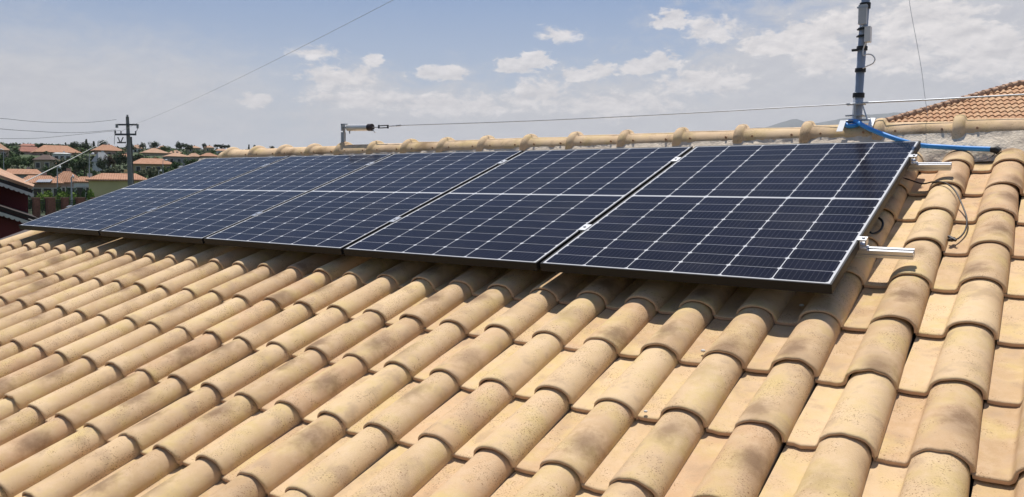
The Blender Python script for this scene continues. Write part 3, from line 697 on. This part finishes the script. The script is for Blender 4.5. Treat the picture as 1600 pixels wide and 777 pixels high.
# dark red house at the left edge
M_REDW = mat('dark red render', (.125, .022, .024), .85, var=.2, scale=2.)
M_SHUT = mat('red brown shutter', (.21, .055, .045), .7)
M_TRIM = mat('white painted trim', (.62, .58, .52), .7, var=.1)
M_SOFF = mat('dark timber', (.035, .022, .018), .8)
rh_ = empty('red_house', (FAR(-40, 300, 16).x, FAR(-40, 300, 16).y, -3.2), 'dark red house with scalloped white eave trim at the left edge', 'house')
def slab(P, th, name, m, parent=rh_):
    b = MB(); b.add(*quadbox(P, th)); return b.build(name, m, parent)
def rake(pa, pb2, rn, rf_, fa, fb, drop, nm):
    """sloping roof edge between two picture points at distance rn, running back to rf_"""
    A, B = FAR(*pa, rn), FAR(*pb2, rn); C_, D_ = FAR(*fb, rf_), FAR(*fa, rf_)
    slab([A, B, C_, D_], .05, nm, M_TERRA2 if nm == 'roof' else M_SOFF)
    dz = Vector((0,0,-.012)); fo = (A-CAM); fo.z = 0; fo = fo.normalized()*.06
    slab([A+dz+Vector((0,0,-.05)), B+dz+Vector((0,0,-.05)), B+dz+Vector((0,0,-.05))+fo*9, A+dz+Vector((0,0,-.05))+fo*9], drop, 'fascia', M_SOFF)
    t_ = MB(); L = (B-A).length; n = int(L/.075); dv = (B-A)/n; up = Vector((0,0,1)); off = Vector((0,0,-.085-drop))-fo*.4
    for i in range(n):
        p = A+dv*i+off; q = p+dv; mid = (p+q)/2
        arc = [mid+(q-p)*.5*math.cos(a)-up*(.034*math.sin(a)) for a in [math.pi*k/8 for k in range(9)]]
        front = [p+up*.03, ]+[arc[8-k] for k in range(9)]+[q+up*.03]; back = [x_+fo*.3 for x_ in front]; m_ = len(front)
        t_.add(front+back, [tuple(range(m_)), tuple(range(m_, 2*m_))[::-1]]+[(k, m_+k, m_+(k+1)%m_, (k+1)%m_) for k in range(m_)])
    t_.build('scalloped_trim', M_TRIM, rh_)
rake((-260, 184), (52, 291.5), 16, 21, (-260, 140), (54, 288.5), .07, 'roof')
rake((-260, 238), (62, 342), 15.2, 16.6, (-260, 226), (40, 331), .04, 'porch_roof')
def wallq(px0, px1, y0a, y0b, y1, r, name, m, th=.2):
    P = [FAR(px0, y1, r), FAR(px1, y1, r), FAR(px1, y0b, r), FAR(px0, y0a, r)]; return slab(P, -th, name, m)
wallq(-260, 42, 200, 293, 480, 16.6, 'wall', M_REDW)
wallq(-260, 30, 262, 350, 520, 15.6, 'porch_wall', M_REDW)
wallq(15, 28, 302, 303, 329, 16.5, 'shutter', M_SHUT, .04)
wallq(30, 40, 303, 303, 329, 16.5, 'door', mat('red door', (.19, .03, .03), .7), .04)

# generic distant house
M_WIN = mat('dark window glass', (.03, .035, .04), .2)
def house_far(name, label, x0, x1, ye, yr, yb, r, wallc, roofm, rot=.25, hipf=.35, wins=3, group=None, depth=.8, flat=False, extra=None):
    P = FAR((x0+x1)/2, ye, r); wd = (x1-x0)/F*r*1.02; k = P.z; rt_ = math.atan2(ray((x0+x1)/2, 300).x, ray((x0+x1)/2, 300).y)
    g = ground(P.x, P.y); h = empty(name, (P.x, P.y, g), label, 'house', group or 'houses on the hillside', rz=-rt_+rot)
    ww = wd/(abs(math.cos(rot))+depth*abs(math.sin(rot))); dd = ww*depth; P_e = k-g; zr = P_e+(ye-yr)/F*r
    ov = .045*ww; zb_ = min(-1.5, FAR(300, yb, r).z-g)
    b = MB(); b.box((-ww/2+ov, -dd/2+ov, zb_), (ww/2-ov, dd/2-ov, P_e-.01)); b.build('wall', wallc, h, world=False)
    b = MB()
    if flat: b.box((-ww/2, -dd/2, P_e), (ww/2, dd/2, P_e+(ye-yr)/F*r))
    else:
        hx = ww/2*hipf
        b.add([(-ww/2,-dd/2,P_e),(ww/2,-dd/2,P_e),(ww/2,dd/2,P_e),(-ww/2,dd/2,P_e),(-hx,0,zr),(hx,0,zr),(-ww/2,-dd/2,P_e-.18),(ww/2,-dd/2,P_e-.18),(ww/2,dd/2,P_e-.18),(-ww/2,dd/2,P_e-.18)],
              [(0,1,5,4),(1,2,5),(2,3,4,5),(3,0,4),(6,7,1,0),(7,8,2,1),(8,9,3,2),(9,6,0,3),(9,8,7,6)])
    rf_ = b.build('roof', roofm, h, world=False)
    if not flat:
        b = MB(); b.box((hx*.3, .1, zr-.7), (hx*.3+.55, .6, zr+.45)); b.build('chimney', wallc, rf_, world=False)
    for i in range(wins):
        xx = -ww/2+ov+(i+.5)*(ww-2*ov)/wins; b = MB(); wy = -dd/2+ov
        b.box((xx-.5, wy-.03, P_e-2.1), (xx+.5, wy+.05, P_e-.8)); wn = b.build('window', M_WIN, h, world=False)
        b = MB(); o_ = [(xx-.62, P_e-2.22), (xx+.62, P_e-2.22), (xx+.62, P_e-.68), (xx-.62, P_e-.68)]; i_ = [(xx-.49, P_e-2.09), (xx+.49, P_e-2.09), (xx+.49, P_e-.81), (xx-.49, P_e-.81)]
        vs = [(a, wy-.06, c) for a, c in o_]+[(a, wy-.06, c) for a, c in i_]+[(a, wy+.04, c) for a, c in o_]+[(a, wy+.04, c) for a, c in i_]
        b.add(vs, [f_ for k in range(4) for f_ in ((k, (k+1)%4, 4+(k+1)%4, 4+k), (8+k, 12+k, 12+(k+1)%4, 8+(k+1)%4), (k, 8+k, 8+(k+1)%4, (k+1)%4), (4+k, 4+(k+1)%4, 12+(k+1)%4, 12+k))])
        b.build('window_frame', M_TRIM, wn, world=False)
    return h
def wc(n, c): return mat(n, c, .9, var=.12, scale=.5)
WB, WG, WW, WY, WP, WO = wc('beige wall', (.40,.33,.22)), wc('grey wall', (.33,.31,.29)), wc('white wall', (.68,.67,.64)), wc('yellow wall', (.60,.53,.27)), wc('pink wall', (.45,.30,.24)), wc('ochre wall', (.47,.36,.2))
HF = [
 ('long house with an orange hip roof on the hill, left of the utility pole', 57, 118, 239, 229, 250, 335, WP, M_TERRA, .15, .5, 5),
 ('long dull red roofed house half hidden by trees at the upper left of the hill', 31, 60, 237.5, 230.5, 246, 350, WP, M_TERRAR, .2, .7, 3),
 ('white building below the long orange hip roof', 84, 108, 240.5, 239, 248, 300, WW, WW, .1, .6, 3),
 ('beige walled house with a dark roof among the lush trees', 56, 88, 250, 243, 262, 240, WB, mat('dark roof', (.13, .09, .075), .9), -.5, .3, 2),
 ('orange roofed house directly left of the utility pole top, on the skyline', 146, 189, 236, 227.5, 246, 360, WP, M_TERRA, .2, .3, 3),
 ('grey roofed white house on the slope between the lamp post and the utility pole', 146, 172, 253, 240, 262, 270, WW, mat('grey sheet roof', (.30, .31, .32), .6), .6, .5, 2),
 ('terracotta roof cut by the left edge of the picture', -22, 9, 234.5, 225, 250, 300, WP, M_TERRA2, .2, .3, 2),
 ('low house with a plain orange roof just right of the red house', 12, 59, 272.5, 265.5, 290, 190, WG, M_TERRA, .1, .75, 4),
 ('orange roofed house behind the hedge with grey solar sheets on its roof', 34, 90, 286, 276, 305, 135, WP, M_TERRA, .15, .5, 4),
 ('house with a broad orange hip roof right behind the bright green hedge', 82, 128, 285, 270, 305, 140, WP, M_TERRA, .3, .2, 3),
 ('small white walled house with an orange roof between hedge and yellow building', 118, 152, 284, 277, 305, 125, WW, M_TERRA, .2, .5, 3),
 ('wide pale yellow building with an orange roof behind the top edge of the panels', 146, 226, 281, 272, 320, 105, WY, M_TERRA, -.06, .55, 0),
 ('long orange roofed house on the slope right of the utility pole', 206, 268, 257, 248.5, 266, 250, WO, M_TERRA, .12, .45, 4),
 ('hip roofed house high on the slope, first one right of the utility pole', 221, 261, 239.5, 232.5, 250, 330, WB, M_TERRA2, .2, .15, 3),
 ('small roof wedged between two larger hip roofs high on the slope', 262, 285, 240, 235.5, 248, 340, WG, M_TERRA2, .2, .3, 2),
 ('hip roofed house with a grey wall above the panels, in the middle of the slope', 256, 295, 245, 239.5, 255, 290, WG, M_TERRA2, .3, .15, 3),
 ('low dull roofed house right of the grey walled hip roof', 292, 314, 245, 240, 252, 300, WB, M_TERRA2, .2, .3, 2),
 ('last orange hip roof on the slope before the ridge tiles begin', 311, 341, 244.5, 239.5, 252, 300, WB, M_TERRA, .2, .2, 3),
 ('pale villa on the skyline above the hip roofs', 292, 312, 231.5, 228.5, 238, 480, WB, M_TERRA2, .1, .4, 2),
 ('second pale villa on the skyline, between two dark trees', 318, 334, 231, 228, 238, 500, WO, M_TERRA2, .3, .4, 2),
 ('pale house on the skyline right above the slope end', 336, 356, 236, 233, 242, 420, WW, M_TERRA2, .2, .5, 2),
 ('pale house on the skyline right behind the utility pole', 206, 222, 232, 227, 240, 450, WW, M_TERRA2, .2, .3, 2),
 ('small ochre house on the skyline between the round trees right of the pole', 246, 262, 232, 228.5, 240, 470, WO, M_TERRA, .2, .3, 2),
 ('small orange roof below the skyline roof left of the utility pole', 186, 204, 245, 241, 252, 310, WP, M_TERRA, .3, .3, 2),
 ('narrow roofed house between the lush trees and the beige walled house', 88, 104, 256, 251, 264, 230, WB, M_TERRA2, .1, .3, 2),
 ('reddish house roof on the skyline behind the dark round tree at upper left', 33, 56, 228.5, 225.5, 236, 520, WP, M_TERRAR, .1, .6, 2),
]
for i, h in enumerate(HF):
    hh = house_far('hillside_house', *h[:1], *h[1:])
    if i == 8:
        b = MB(); P = FAR(66, 280.5, 130); hw = 26/F*130/2
        U_ = Vector((math.cos(1.1), math.sin(1.1), 0))
        a0, a1 = FAR(55, 284.5, 131), FAR(78, 284.5, 131); c1, c0_ = FAR(85, 277.5, 136), FAR(64, 277.5, 136)
        b.add(*quadbox([a0, a1, c1, c0_], .06)); b.build('roof_sheet', mat('grey roof sheet', (.30, .32, .35), .35), hh)

# ------------------------------------------------------------------ vegetation
def leaf_mat(name, c1, c2):
    m = bpy.data.materials.new(name); m.use_nodes = True; t = NT(m.node_tree); b = t.n['Principled BSDF']
    co = t.add('ShaderNodeTexCoord').outputs['Object']; oi = t.add('ShaderNodeObjectInfo').outputs['Random']
    c = t.mix(t.noise(co, 2.2, 4.), c1, c2); c = t.mix(t.m('MULTIPLY', oi, .22), c, (c1[0]*.6, c1[1]*.75, c1[2]*.9))
    t.inp(b.inputs['Base Color'], c); b.inputs['Roughness'].default_value = .7; b.inputs['Specular IOR Level'].default_value = .2; return m
L_DARK = leaf_mat('dark leaves', (.034, .055, .024), (.060, .085, .036)); L_MID = leaf_mat('mid leaves', (.055, .10, .028), (.09, .14, .042))
L_LITE = leaf_mat('bright leaves', (.15, .24, .035), (.22, .30, .06)); L_GREY = leaf_mat('olive leaves', (.10, .115, .06), (.15, .16, .09)); L_RED = leaf_mat('brown leaves', (.075, .05, .028), (.11, .075, .04))
M_BARK = mat('bark', (.09, .07, .05), .9)
def crown_mesh(seed, kind, n=900):
    g = random.Random(seed); v, f = [], []
    lobes = []
    for i in range(11 if kind != 'cypress' else 6):
        a = g.uniform(0, 6.28)
        if kind == 'round': q = g.uniform(.05, .42); lobes.append((Vector((q*math.cos(a), q*math.sin(a), g.uniform(.42, .88))), g.uniform(.15, .27)))
        elif kind == 'flat': q = g.uniform(.1, .58); lobes.append((Vector((q*math.cos(a), q*math.sin(a), g.uniform(.72, .86))), g.uniform(.12, .2)))
        elif kind == 'cypress': lobes.append((Vector((g.uniform(-.02, .02), g.uniform(-.02, .02), .18+i*.14)), .12*(1-.12*i)))
        else: q = g.uniform(.0, .55); lobes.append((Vector((q*math.cos(a), q*math.sin(a), g.uniform(.12, .6))), g.uniform(.2, .34)))
    for i in range(n):
        c, rr = g.choice(lobes); d = Vector((g.gauss(0, 1), g.gauss(0, 1), g.gauss(0, 1))).normalized()*rr*g.uniform(.55, 1.08)
        if kind == 'cypress': d.z *= 1.5
        p = c+d; s = g.uniform(.045, .085) if kind == 'bush' else g.uniform(.03, .065); u = Vector((g.gauss(0,1), g.gauss(0,1), g.gauss(0,1))).normalized(); w_ = u.cross(d.normalized()+Vector((0,0,.3))).normalized()
        if w_.length < .5: continue
        b = len(v); v += [p-u*s, p+w_*s*.6, p+u*s, p-w_*s*.6]; f.append((b, b+1, b+2, b+3))
    me = bpy.data.meshes.new('crown'); me.from_pydata([tuple(q) for q in v], [], f); return me
def trunk_mesh(seed, kind):
    g = random.Random(seed); b = MB(); b.tube([(0,0,-.25), (.01,0,.2), (.02,.01,.5), (.0,.0,.72)], [.04, .032, .022, .01], 8)
    if kind != 'cypress':
        for k in range(5):
            a = k*1.26+g.random(); z = g.uniform(.3, .45); b.tube([(.01, 0, z), (.15*math.cos(a), .15*math.sin(a), z+.16), (.3*math.cos(a), .3*math.sin(a), z+.34)], [.018, .011, .005], 6)
    me = bpy.data.meshes.new('trunk'); me.from_pydata(b.v, [], b.f); me.materials.append(M_BARK); return me
CR = {k: [crown_mesh(i*7+len(k), k, 1500 if k == 'bush' else 1200) for i in range(3)] for k in ('round', 'flat', 'cypress', 'bush')}
TR = {k: trunk_mesh(3, k) for k in ('round', 'cypress')}
LM = {'d': L_DARK, 'm': L_MID, 'l': L_LITE, 'g': L_GREY, 'r': L_RED}
CRM = {}
def tree(px, yt, ybase, r, kind, leaf, wpx, label, name='tree', group='trees on the hillside'):
    top = FAR(px, yt, r); bot = FAR(px, ybase, r); h = (top.z-bot.z)
    key = (kind, leaf, rnd.randrange(3))
    if key not in CRM:
        me = CR[kind][key[2]].copy(); me.materials.append(LM[leaf]); CRM[key] = me
    t = empty(name, (bot.x, bot.y, bot.z), label, 'tree' if name != 'hedge' else 'hedge', group, rnd.uniform(0, 6.28))
    kz = h/(1.08 if kind in ('round', 'flat') else .95); kx = wpx/F*r/(1.15 if kind in ('round', 'flat') else 1.5 if kind == 'bush' else .3)
    c = bpy.data.objects.new('crown', CRM[key]); COL.objects.link(c); c.parent = t; c.scale = (kx, kx, kz)
    c = bpy.data.objects.new('trunk', TR['cypress' if kind == 'cypress' else 'round']); COL.objects.link(c); c.parent = t; c.scale = (kx, kx, kz)
TL = [ # px, top, base, r, kind, leaf, width px, label
 (65, 222, 236, 420, 'round', 'd', 17, 'dark round tree on the skyline above the red roof at upper left'),
 (117, 221, 240, 400, 'round', 'd', 16, 'dark round tree on the skyline right of the long orange hip roof'),
 (134, 222, 241, 390, 'round', 'd', 17, 'dark spreading tree on the skyline next to the pointed ones'),
 (103, 223, 236, 480, 'cypress', 'd', 4, 'thin dark cypress on the skyline above the long orange hip roof'),
 (135.5, 218, 232, 480, 'cypress', 'd', 5, 'tall cypress poking above the skyline trees left of the diagonal wire'),
 (147, 221, 236, 480, 'cypress', 'd', 5, 'narrow cypress on the skyline where the diagonal wire crosses'),
 (160, 219, 234, 430, 'round', 'd', 13, 'dark small tree above the skyline roof left of the utility pole'),
 (241, 221, 236, 430, 'round', 'd', 16, 'dark round tree on the skyline right of the utility pole'),
 (223, 222, 236, 440, 'round', 'g', 10, 'sparse greyish tree on the skyline just right of the utility pole'),
 (281, 221, 238, 420, 'round', 'd', 14, 'dark blue green tree on the skyline, left half of the tallest pair'),
 (292, 222.5, 238, 420, 'round', 'd', 18, 'dark blue green tree on the skyline, right half of the tallest pair'),
 (319, 223.5, 234, 470, 'round', 'd', 8, 'small round dark tree alone on the skyline above the villas'),
 (338, 225, 236, 450, 'flat', 'd', 14, 'umbrella pine on the skyline, left of the three near the ridge end'),
 (347, 225, 236, 450, 'round', 'd', 11, 'dark tree on the skyline, middle of the three near the ridge end'),
 (357, 226, 237, 450, 'flat', 'd', 13, 'umbrella pine on the skyline, right of the three near the ridge end'),
 (389, 226, 236, 300, 'cypress', 'd', 3.5, 'tiny dark cypress peeking over the left ridge tiles'),
 (398, 225, 236, 300, 'round', 'd', 5, 'tiny round treetop peeking over the left ridge tiles'),
 (425, 228, 236, 300, 'round', 'd', 8, 'low dark treetop just above the ridge left of the short post'),
 (692, 219, 240, 200, 'round', 'm', 15, 'green treetop behind the ridge right of the steel cable start'),
 (10, 236, 262, 240, 'bush', 'm', 32, 'lush green tree at the left edge below the terracotta roof'),
 (28, 243, 266, 230, 'round', 'm', 26, 'round leafy green tree above the low orange roof'),
 (45, 240, 266, 245, 'round', 'm', 24, 'leafy green tree beside the beige walled house'),
 (22, 231, 247, 330, 'round', 'd', 22, 'dark green tree under the dull red roof at upper left'),
 (98, 247, 272, 215, 'round', 'd', 28, 'large dark tree behind the lamp post nearest the hedge'),
 (118, 244, 270, 225, 'round', 'm', 32, 'broad green tree in the middle of the slope left of the tall lamp post'),
 (132, 246, 273, 210, 'round', 'd', 30, 'very dark tree right behind the tall lamp post'),
 (80, 256, 275, 180, 'bush', 'm', 20, 'green bush just above the broad orange hip roof'),
 (160, 246, 272, 230, 'round', 'd', 20, 'dark tree in front of the grey roofed white house'),
 (172, 240, 268, 235, 'round', 'r', 18, 'brownish tree close left of the utility pole'),
 (188, 236, 268, 230, 'round', 'd', 22, 'dark tree directly behind the utility pole'),
 (176, 258, 278, 180, 'bush', 'g', 26, 'grey green shrubby tree left of the utility pole foot'),
 (216, 238, 262, 260, 'round', 'd', 20, 'dark tree right behind the utility pole, above the yellow building'),
 (222, 262, 282, 170, 'bush', 'g', 22, 'grey green bush above the yellow building right of the pole'),
 (238, 258, 280, 180, 'bush', 'g', 26, 'olive coloured bush on the slope just above the panels'),
 (228, 243, 260, 280, 'round', 'm', 16, 'green tree among the hip roofs right of the pole'),
 (243, 244, 262, 270, 'round', 'm', 14, 'slim green tree between two orange roofs on the slope'),
 (262, 258, 274, 200, 'bush', 'm', 24, 'green bush where the slope meets the panel edge'),
 (278, 250, 268, 230, 'bush', 'm', 22, 'green bush below the grey walled hip roofed house'),
 (300, 246, 260, 240, 'bush', 'm', 24, 'low green bushy tree above the panel corner'),
 (258, 228, 242, 400, 'round', 'm', 20, 'mid green tree just below the skyline pines'),
 (306, 234, 244, 370, 'round', 'm', 18, 'green tree between the skyline villas and the hip roofs'),
 (332, 234, 246, 350, 'round', 'm', 18, 'green tree left of the pale house at the slope end'),
 (205, 224, 240, 420, 'round', 'd', 16, 'dark tree on the skyline right behind the utility pole'),
 (170, 226, 238, 430, 'round', 'd', 14, 'dark skyline tree directly left of the pole behind the roof'),
 (245, 230, 242, 410, 'round', 'd', 14, 'dark tree behind the first hip roof right of the pole'),
 (75, 234, 250, 320, 'round', 'd', 14, 'dark tree in front of the long orange hip roof'),
 (145, 240, 262, 300, 'round', 'd', 16, 'dark tree beside the grey roofed white house'),
 (345, 238, 250, 330, 'bush', 'g', 14, 'greyish shrub at the end of the slope by the ridge'),
]
for a in TL: tree(*a)
# bright hedge/tree group behind the brick fence
for px, yt, w_, l in ((66, 296, 22, 'l'), (86, 293, 30, 'l'), (108, 296, 26, 'l'), (124, 288, 18, 'm'), (98, 286, 20, 'm'), (50, 301, 16, 'm'), (141, 290, 18, 'l')):
    lab = {66: 'bright green shrub behind the fence, left of the broadest one', 86: 'broadest bright green shrub behind the middle of the brick fence', 108: 'bright green shrub behind the fence below the tall lamp post', 124: 'darker green shrub behind the right part of the fence',
           98: 'mid green bush top rising behind the bright green shrubs', 50: 'small green plant behind the leftmost brick pillar', 141: 'bright green shrub beside the yellow building wall'}[px]
    tree(px, yt, 330, 72 if l == 'l' else 80, 'bush', l, w_, lab, 'shrub', 'shrubs behind the brick fence')
# brush cover on the hillside
g = random.Random(4); v, f, mi_ = [], [], []
HB = [(h[1]-2, h[2]+2, h[4]-1, h[5]-1.5, h[6]) for h in HF]
for i in range(8200):
    px = g.uniform(-120, 700) if i < 5200 else g.uniform(700, 2600); r = 160+g.random()**.8*700; p = FAR(px, 300, r); z = ground(p.x, p.y); R_ = g.uniform(1.0, 2.6)*(1+r/1200); leafk = g.choice((0, 1, 1, 2, 2)); qd = Vector((p.x, p.y, z+R_*.8))-CAM; sy_ = 388.5+F*qd.dot(dn)/qd.dot(fw)
    if any(a < px < b_ and sy_ < d_ and r < rr_ for a, b_, c_, d_, rr_ in HB): continue
    if abs(px-139)<3 and r<300: continue
    for k in range(26):
        d = Vector((g.gauss(0, 1), g.gauss(0, 1), abs(g.gauss(0, 1)))).normalized()*R_*g.uniform(.5, 1); q = Vector((p.x, p.y, z))+Vector((d.x, d.y, d.z*.8)); s = R_*g.uniform(.16, .3)
        u = Vector((g.gauss(0,1), g.gauss(0,1), g.gauss(0,1))).normalized(); w_ = u.cross(d).normalized(); b = len(v); v += [q-u*s, q+w_*s*.7, q+u*s, q-w_*s*.7]; f.append((b, b+1, b+2, b+3)); mi_.append(leafk)
me = bpy.data.meshes.new('brush'); me.from_pydata([tuple(q) for q in v], [], f)
for m_ in (L_DARK, L_MID, L_GREY): me.materials.append(m_)
me.polygons.foreach_set('material_index', mi_)
o = bpy.data.objects.new('brush', me); COL.objects.link(o); tag(o, 'dense green and olive brush covering the hillside between houses', kind='stuff')

# ------------------------------------------------------------------ brick pillar fence
M_BRICK = mat('brown brick', (.22, .10, .065), .9, var=.35, scale=9.); M_IRON = mat('dark iron', (.035, .045, .035), .6)
fb = FAR(90, 332, 60); fen = empty('brick_fence', (fb.x, fb.y, ground(fb.x, fb.y)), 'fence of brown brick pillars with dark railings in front of the green shrubs', 'fence')
pil = [(32, 7), (56, 9), (78, 12), (101, 9), (125, 11), (148, 9), (172, 11), (196, 9)]
for px, wp in pil:
    p = FAR(px, 308.5, 60); hw = wp/F*60/2; g0 = ground(p.x, p.y); b = MB(); b.box((p.x-hw*.8, p.y-hw*.8, g0-.5), (p.x+hw*.8, p.y+hw*.8, p.z-.06)); pl_ = b.build('pillar', M_BRICK, fen)
    b = MB(); b.box((p.x-hw, p.y-hw, p.z-.0595), (p.x+hw, p.y+hw, p.z)); b.build('coping', mat('coping', (.27, .16, .11), .9), pl_)
for (a, wa), (c, wc_) in zip(pil, pil[1:]):
    x0, x1 = a+wa*.5, c-wc_*.5; b = MB(); n = max(4, int((x1-x0)/1.9))
    for i in range(n+1):
        px = x0+(x1-x0)*i/n; t0 = FAR(px, 312, 60); g0 = ground(t0.x, t0.y); b.box((t0.x-.014, t0.y-.014, g0+.25), (t0.x+.014, t0.y+.014, t0.z))
    for yy in (312.5, 316.5, 329.5): b.tube([FAR(x0-1, yy, 60), FAR(x1+1, yy, 60)], .022, 6)
    b.build('railing', M_IRON, fen)
b = MB()
for (a, wa), (c, wc_) in zip(pil, pil[1:]):
    A, B = FAR(a, 300, 60), FAR(c, 300, 60); g0, g1 = ground(A.x, A.y), ground(B.x, B.y); d = (B-A); d.z = 0; d.normalize(); nn_ = Vector((-d.y, d.x, 0))*.11
    b.add([A.xyz.xy.to_3d()+nn_+Vector((0,0,g0-.4)), B.xy.to_3d()+nn_+Vector((0,0,g1-.4)), B.xy.to_3d()-nn_+Vector((0,0,g1-.4)), A.xy.to_3d()-nn_+Vector((0,0,g0-.4)),
           A.xy.to_3d()+nn_+Vector((0,0,g0+.16)), B.xy.to_3d()+nn_+Vector((0,0,g1+.16)), B.xy.to_3d()-nn_+Vector((0,0,g1+.16)), A.xy.to_3d()-nn_+Vector((0,0,g0+.16))], [(0,1,5,4),(2,3,7,6),(4,5,6,7),(1,2,6,5),(3,0,4,7)])
b.build('plinth', mat('pale kerb wall', (.42, .33, .27), .9), fen)

# ------------------------------------------------------------------ utility pole and wires
M_CONC = mat('weathered concrete', (.24, .23, .215), .9, var=.2, scale=2.)
M_INS = mat('insulator glass', (.30, .31, .31), .4); M_DSTEEL = mat('dark galvanised', (.10, .10, .105), .6, .3)
RPp = 80; tp_ = FAR(199, 182.5, RPp); bt = FAR(204.5, 300, RPp); gz_ = ground(bt.x, bt.y)
up_ = empty('utility_pole', (bt.x, bt.y, gz_), 'concrete utility pole with two crossarms and insulators beyond the panels', 'utility pole')
bt2 = bt+(bt-tp_).normalized()*(bt.z-gz_+.5)
b = MB(); b.tube([bt2, tp_], [.26, .13], 12); b.build('pole', M_CONC, up_)
b = MB(); b.tube([FAR(209, 330, RPp+.5)-Vector((0,0,2)), FAR(204, 214, RPp+.5)], [.16, .12], 8); b.build('brace_post', mat('dark pole', (.09, .085, .08), .9), up_)
def arm(xa, xb, y0, th):
    b = MB(); A, B = FAR(xa, y0, RPp-.25), FAR(xb, y0, RPp-.25); d = (B-A).normalized(); n_ = d.cross(Vector((0,0,1)))*th
    z_ = Vector((0,0,th)); b.add([A-n_-z_, B-n_-z_, B+n_-z_, A+n_-z_, A-n_+z_, B-n_+z_, B+n_+z_, A+n_+z_], [(3,2,1,0),(4,5,6,7),(0,1,5,4),(1,2,6,5),(2,3,7,6),(3,0,4,7)]); b.build('crossarm', M_DSTEEL, up_)
arm(182, 216, 195, .07); arm(179, 213, 210.3, .08)
def insul(px, y0, y1, rr, m_):
    b = MB(); A, B = FAR(px, y0, RPp-.3), FAR(px, y1, RPp-.3); n = 4
    for k in range(n): a = A.lerp(B, k/n); c = A.lerp(B, (k+.8)/n); b.tube([a, a.lerp(c, .5), c], [rr*.5, rr, rr*.5], 10)
    b.tube([A, B], rr*.35, 8); b.build('insulator', m_, up_)
for a in ((182.5, 194, 200, .16, M_INS), (215, 194, 201, .14, M_INS), (180, 204, 210, .10, M_DSTEEL), (189, 205, 210, .08, M_DSTEEL), (212, 205, 210, .08, M_DSTEEL), (199, 179.5, 183, .11, M_INS)): insul(*a)
b = MB(); b.tube([FAR(184, 214.5, RPp-.2), FAR(187.5, 222, RPp-.2)], .05, 6); b.tube([FAR(192.5, 214.5, RPp-.2), FAR(189, 222, RPp-.2)], .05, 6); b.tube([FAR(183, 223, RPp-.2), FAR(197, 223, RPp-.2)], .07, 6); b.build('switch_bracket', M_DSTEEL, up_)
b = MB(); b.tube(catmull([FAR(180, 205, RPp-.3), FAR(179, 215, RPp-.3), FAR(178.5, 226, RPp-.3)], 4), .02, 5); b.tube(catmull([FAR(215, 199, RPp-.3), FAR(214, 204, RPp-.3), FAR(211, 206, RPp-.3)], 4), .02, 5); b.build('jumper_cable', M_DSTEEL, up_)
def wire(pts, r, label, m_=M_DSTEEL, group='overhead wires at the utility pole'):
    b = MB(); P = catmull([FAR(*p[:3]) for p in pts], 6); rr = r if isinstance(r, float) else [r[0]+(r[1]-r[0])*i/(len(P)-1) for i in range(len(P))]
    b.tube(P, rr, 6); return b.build('overhead_wire', m_, label=label, cat='wire', group=group)
wire([(-160, 172, 70), (0, 185, 73), (40, 189, 75), (80, 191.5, 77), (120, 192, 78), (150, 190.5, 79), (182, 187, 80)], .018, 'uppermost sagging wire running left from the utility pole')
wire([(-160, 186, 70), (0, 201.5, 73), (50, 205, 75), (100, 207.5, 77), (140, 206.5, 78), (181, 203, 79.5)], .020, 'middle sagging wire running left from the utility pole')
wire([(-160, 216, 70), (0, 216.8, 73), (60, 216, 75), (110, 211.5, 77), (150, 207.5, 78.5), (189, 204, 79.5)], .016, 'lowest sagging wire running left from the utility pole')
M_CABW = mat('pale cable sheath', (.50, .49, .46), .6)
def span(A, B, sag, r, label, m_):
    P = [A.lerp(B, k/24)-Vector((0, 0, sag*4*(k/24)*(1-k/24))) for k in range(25)]; b = MB(); b.tube(P, r, 6)
    return b.build('overhead_wire', m_, label=label, cat='wire', group='overhead wires at the utility pole')
span(FAR(-60, 331.5, 13.5), FAR(180, 209, 79), .12, .011, 'thick pale cable slanting down from the utility pole to the lower left', M_CABW)
span(FAR(189, 205.5, 79.5), FAR(214, 193, 79), 0, .012, 'short wire piece crossing in front of the utility pole between its two arms', M_CABW)
span(FAR(214, 193, 79), FAR(760, -76, 20), .25, .0065, 'long thin wire rising from the utility pole to the top of the picture', M_CABW)

# street lamps
def lamp(px, yt, yb, r, side, label, head=7):
    A, B = FAR(px, yt, r), FAR(px, yb, r); t = empty('street_lamp', (B.x, B.y, B.z-1.5), label, 'street lamp', 'street lamps among the houses')
    b = MB(); b.tube([B-Vector((0,0,1.5)), A], [.09, .05], 8); b.build('pole', M_STEEL, t)
    C_, D_ = FAR(px+side*1, yt-.3, r), FAR(px+side*head, yt-.8, r); b = MB(); b.tube([A, C_, D_], .05, 6); b.build('arm', M_STEEL, t)
    b = MB(); E_ = C_.lerp(D_, .35); b.tube([E_, E_.lerp(D_, .5), D_], [.1, .2, .12], 8); b.build('lamp_head', M_WHITE, t)
lamp(89.5, 262, 322, 105, 1, 'street lamp with a pale flat head standing above the bright hedge', 6)
lamp(139.5, 241.5, 305, 110, 1, 'tallest street lamp, left of the utility pole, with a wide pale head', 8)
lamp(111.5, 277, 330, 70, 1, 'short street lamp in front of the tall one, at the fence', 4)
lamp(5.5, 234, 264, 200, -1, 'street lamp at the left edge in front of the lush trees', 5)
lamp(254.5, 251, 268, 190, 1, 'small street lamp just above the panels right of the utility pole', 7)
lamp(248, 267.5, 275, 160, 1, 'lowest lamp head just above the panel edge', 5)
b = MB(); A = FAR(757, 212, 150); b.tube([A-Vector((0,0,9)), A], .05, 6); b.tube([FAR(754.5, 215.5, 150), FAR(759.5, 215.5, 150)], .07, 6); b.tube([FAR(755.5, 213.5, 150), FAR(758.5, 213.5, 150)], .04, 6)
b.build('distant_aerial', M_DSTEEL, label='tiny aerial poking up behind the ridge tiles under the steel cable', cat='aerial')
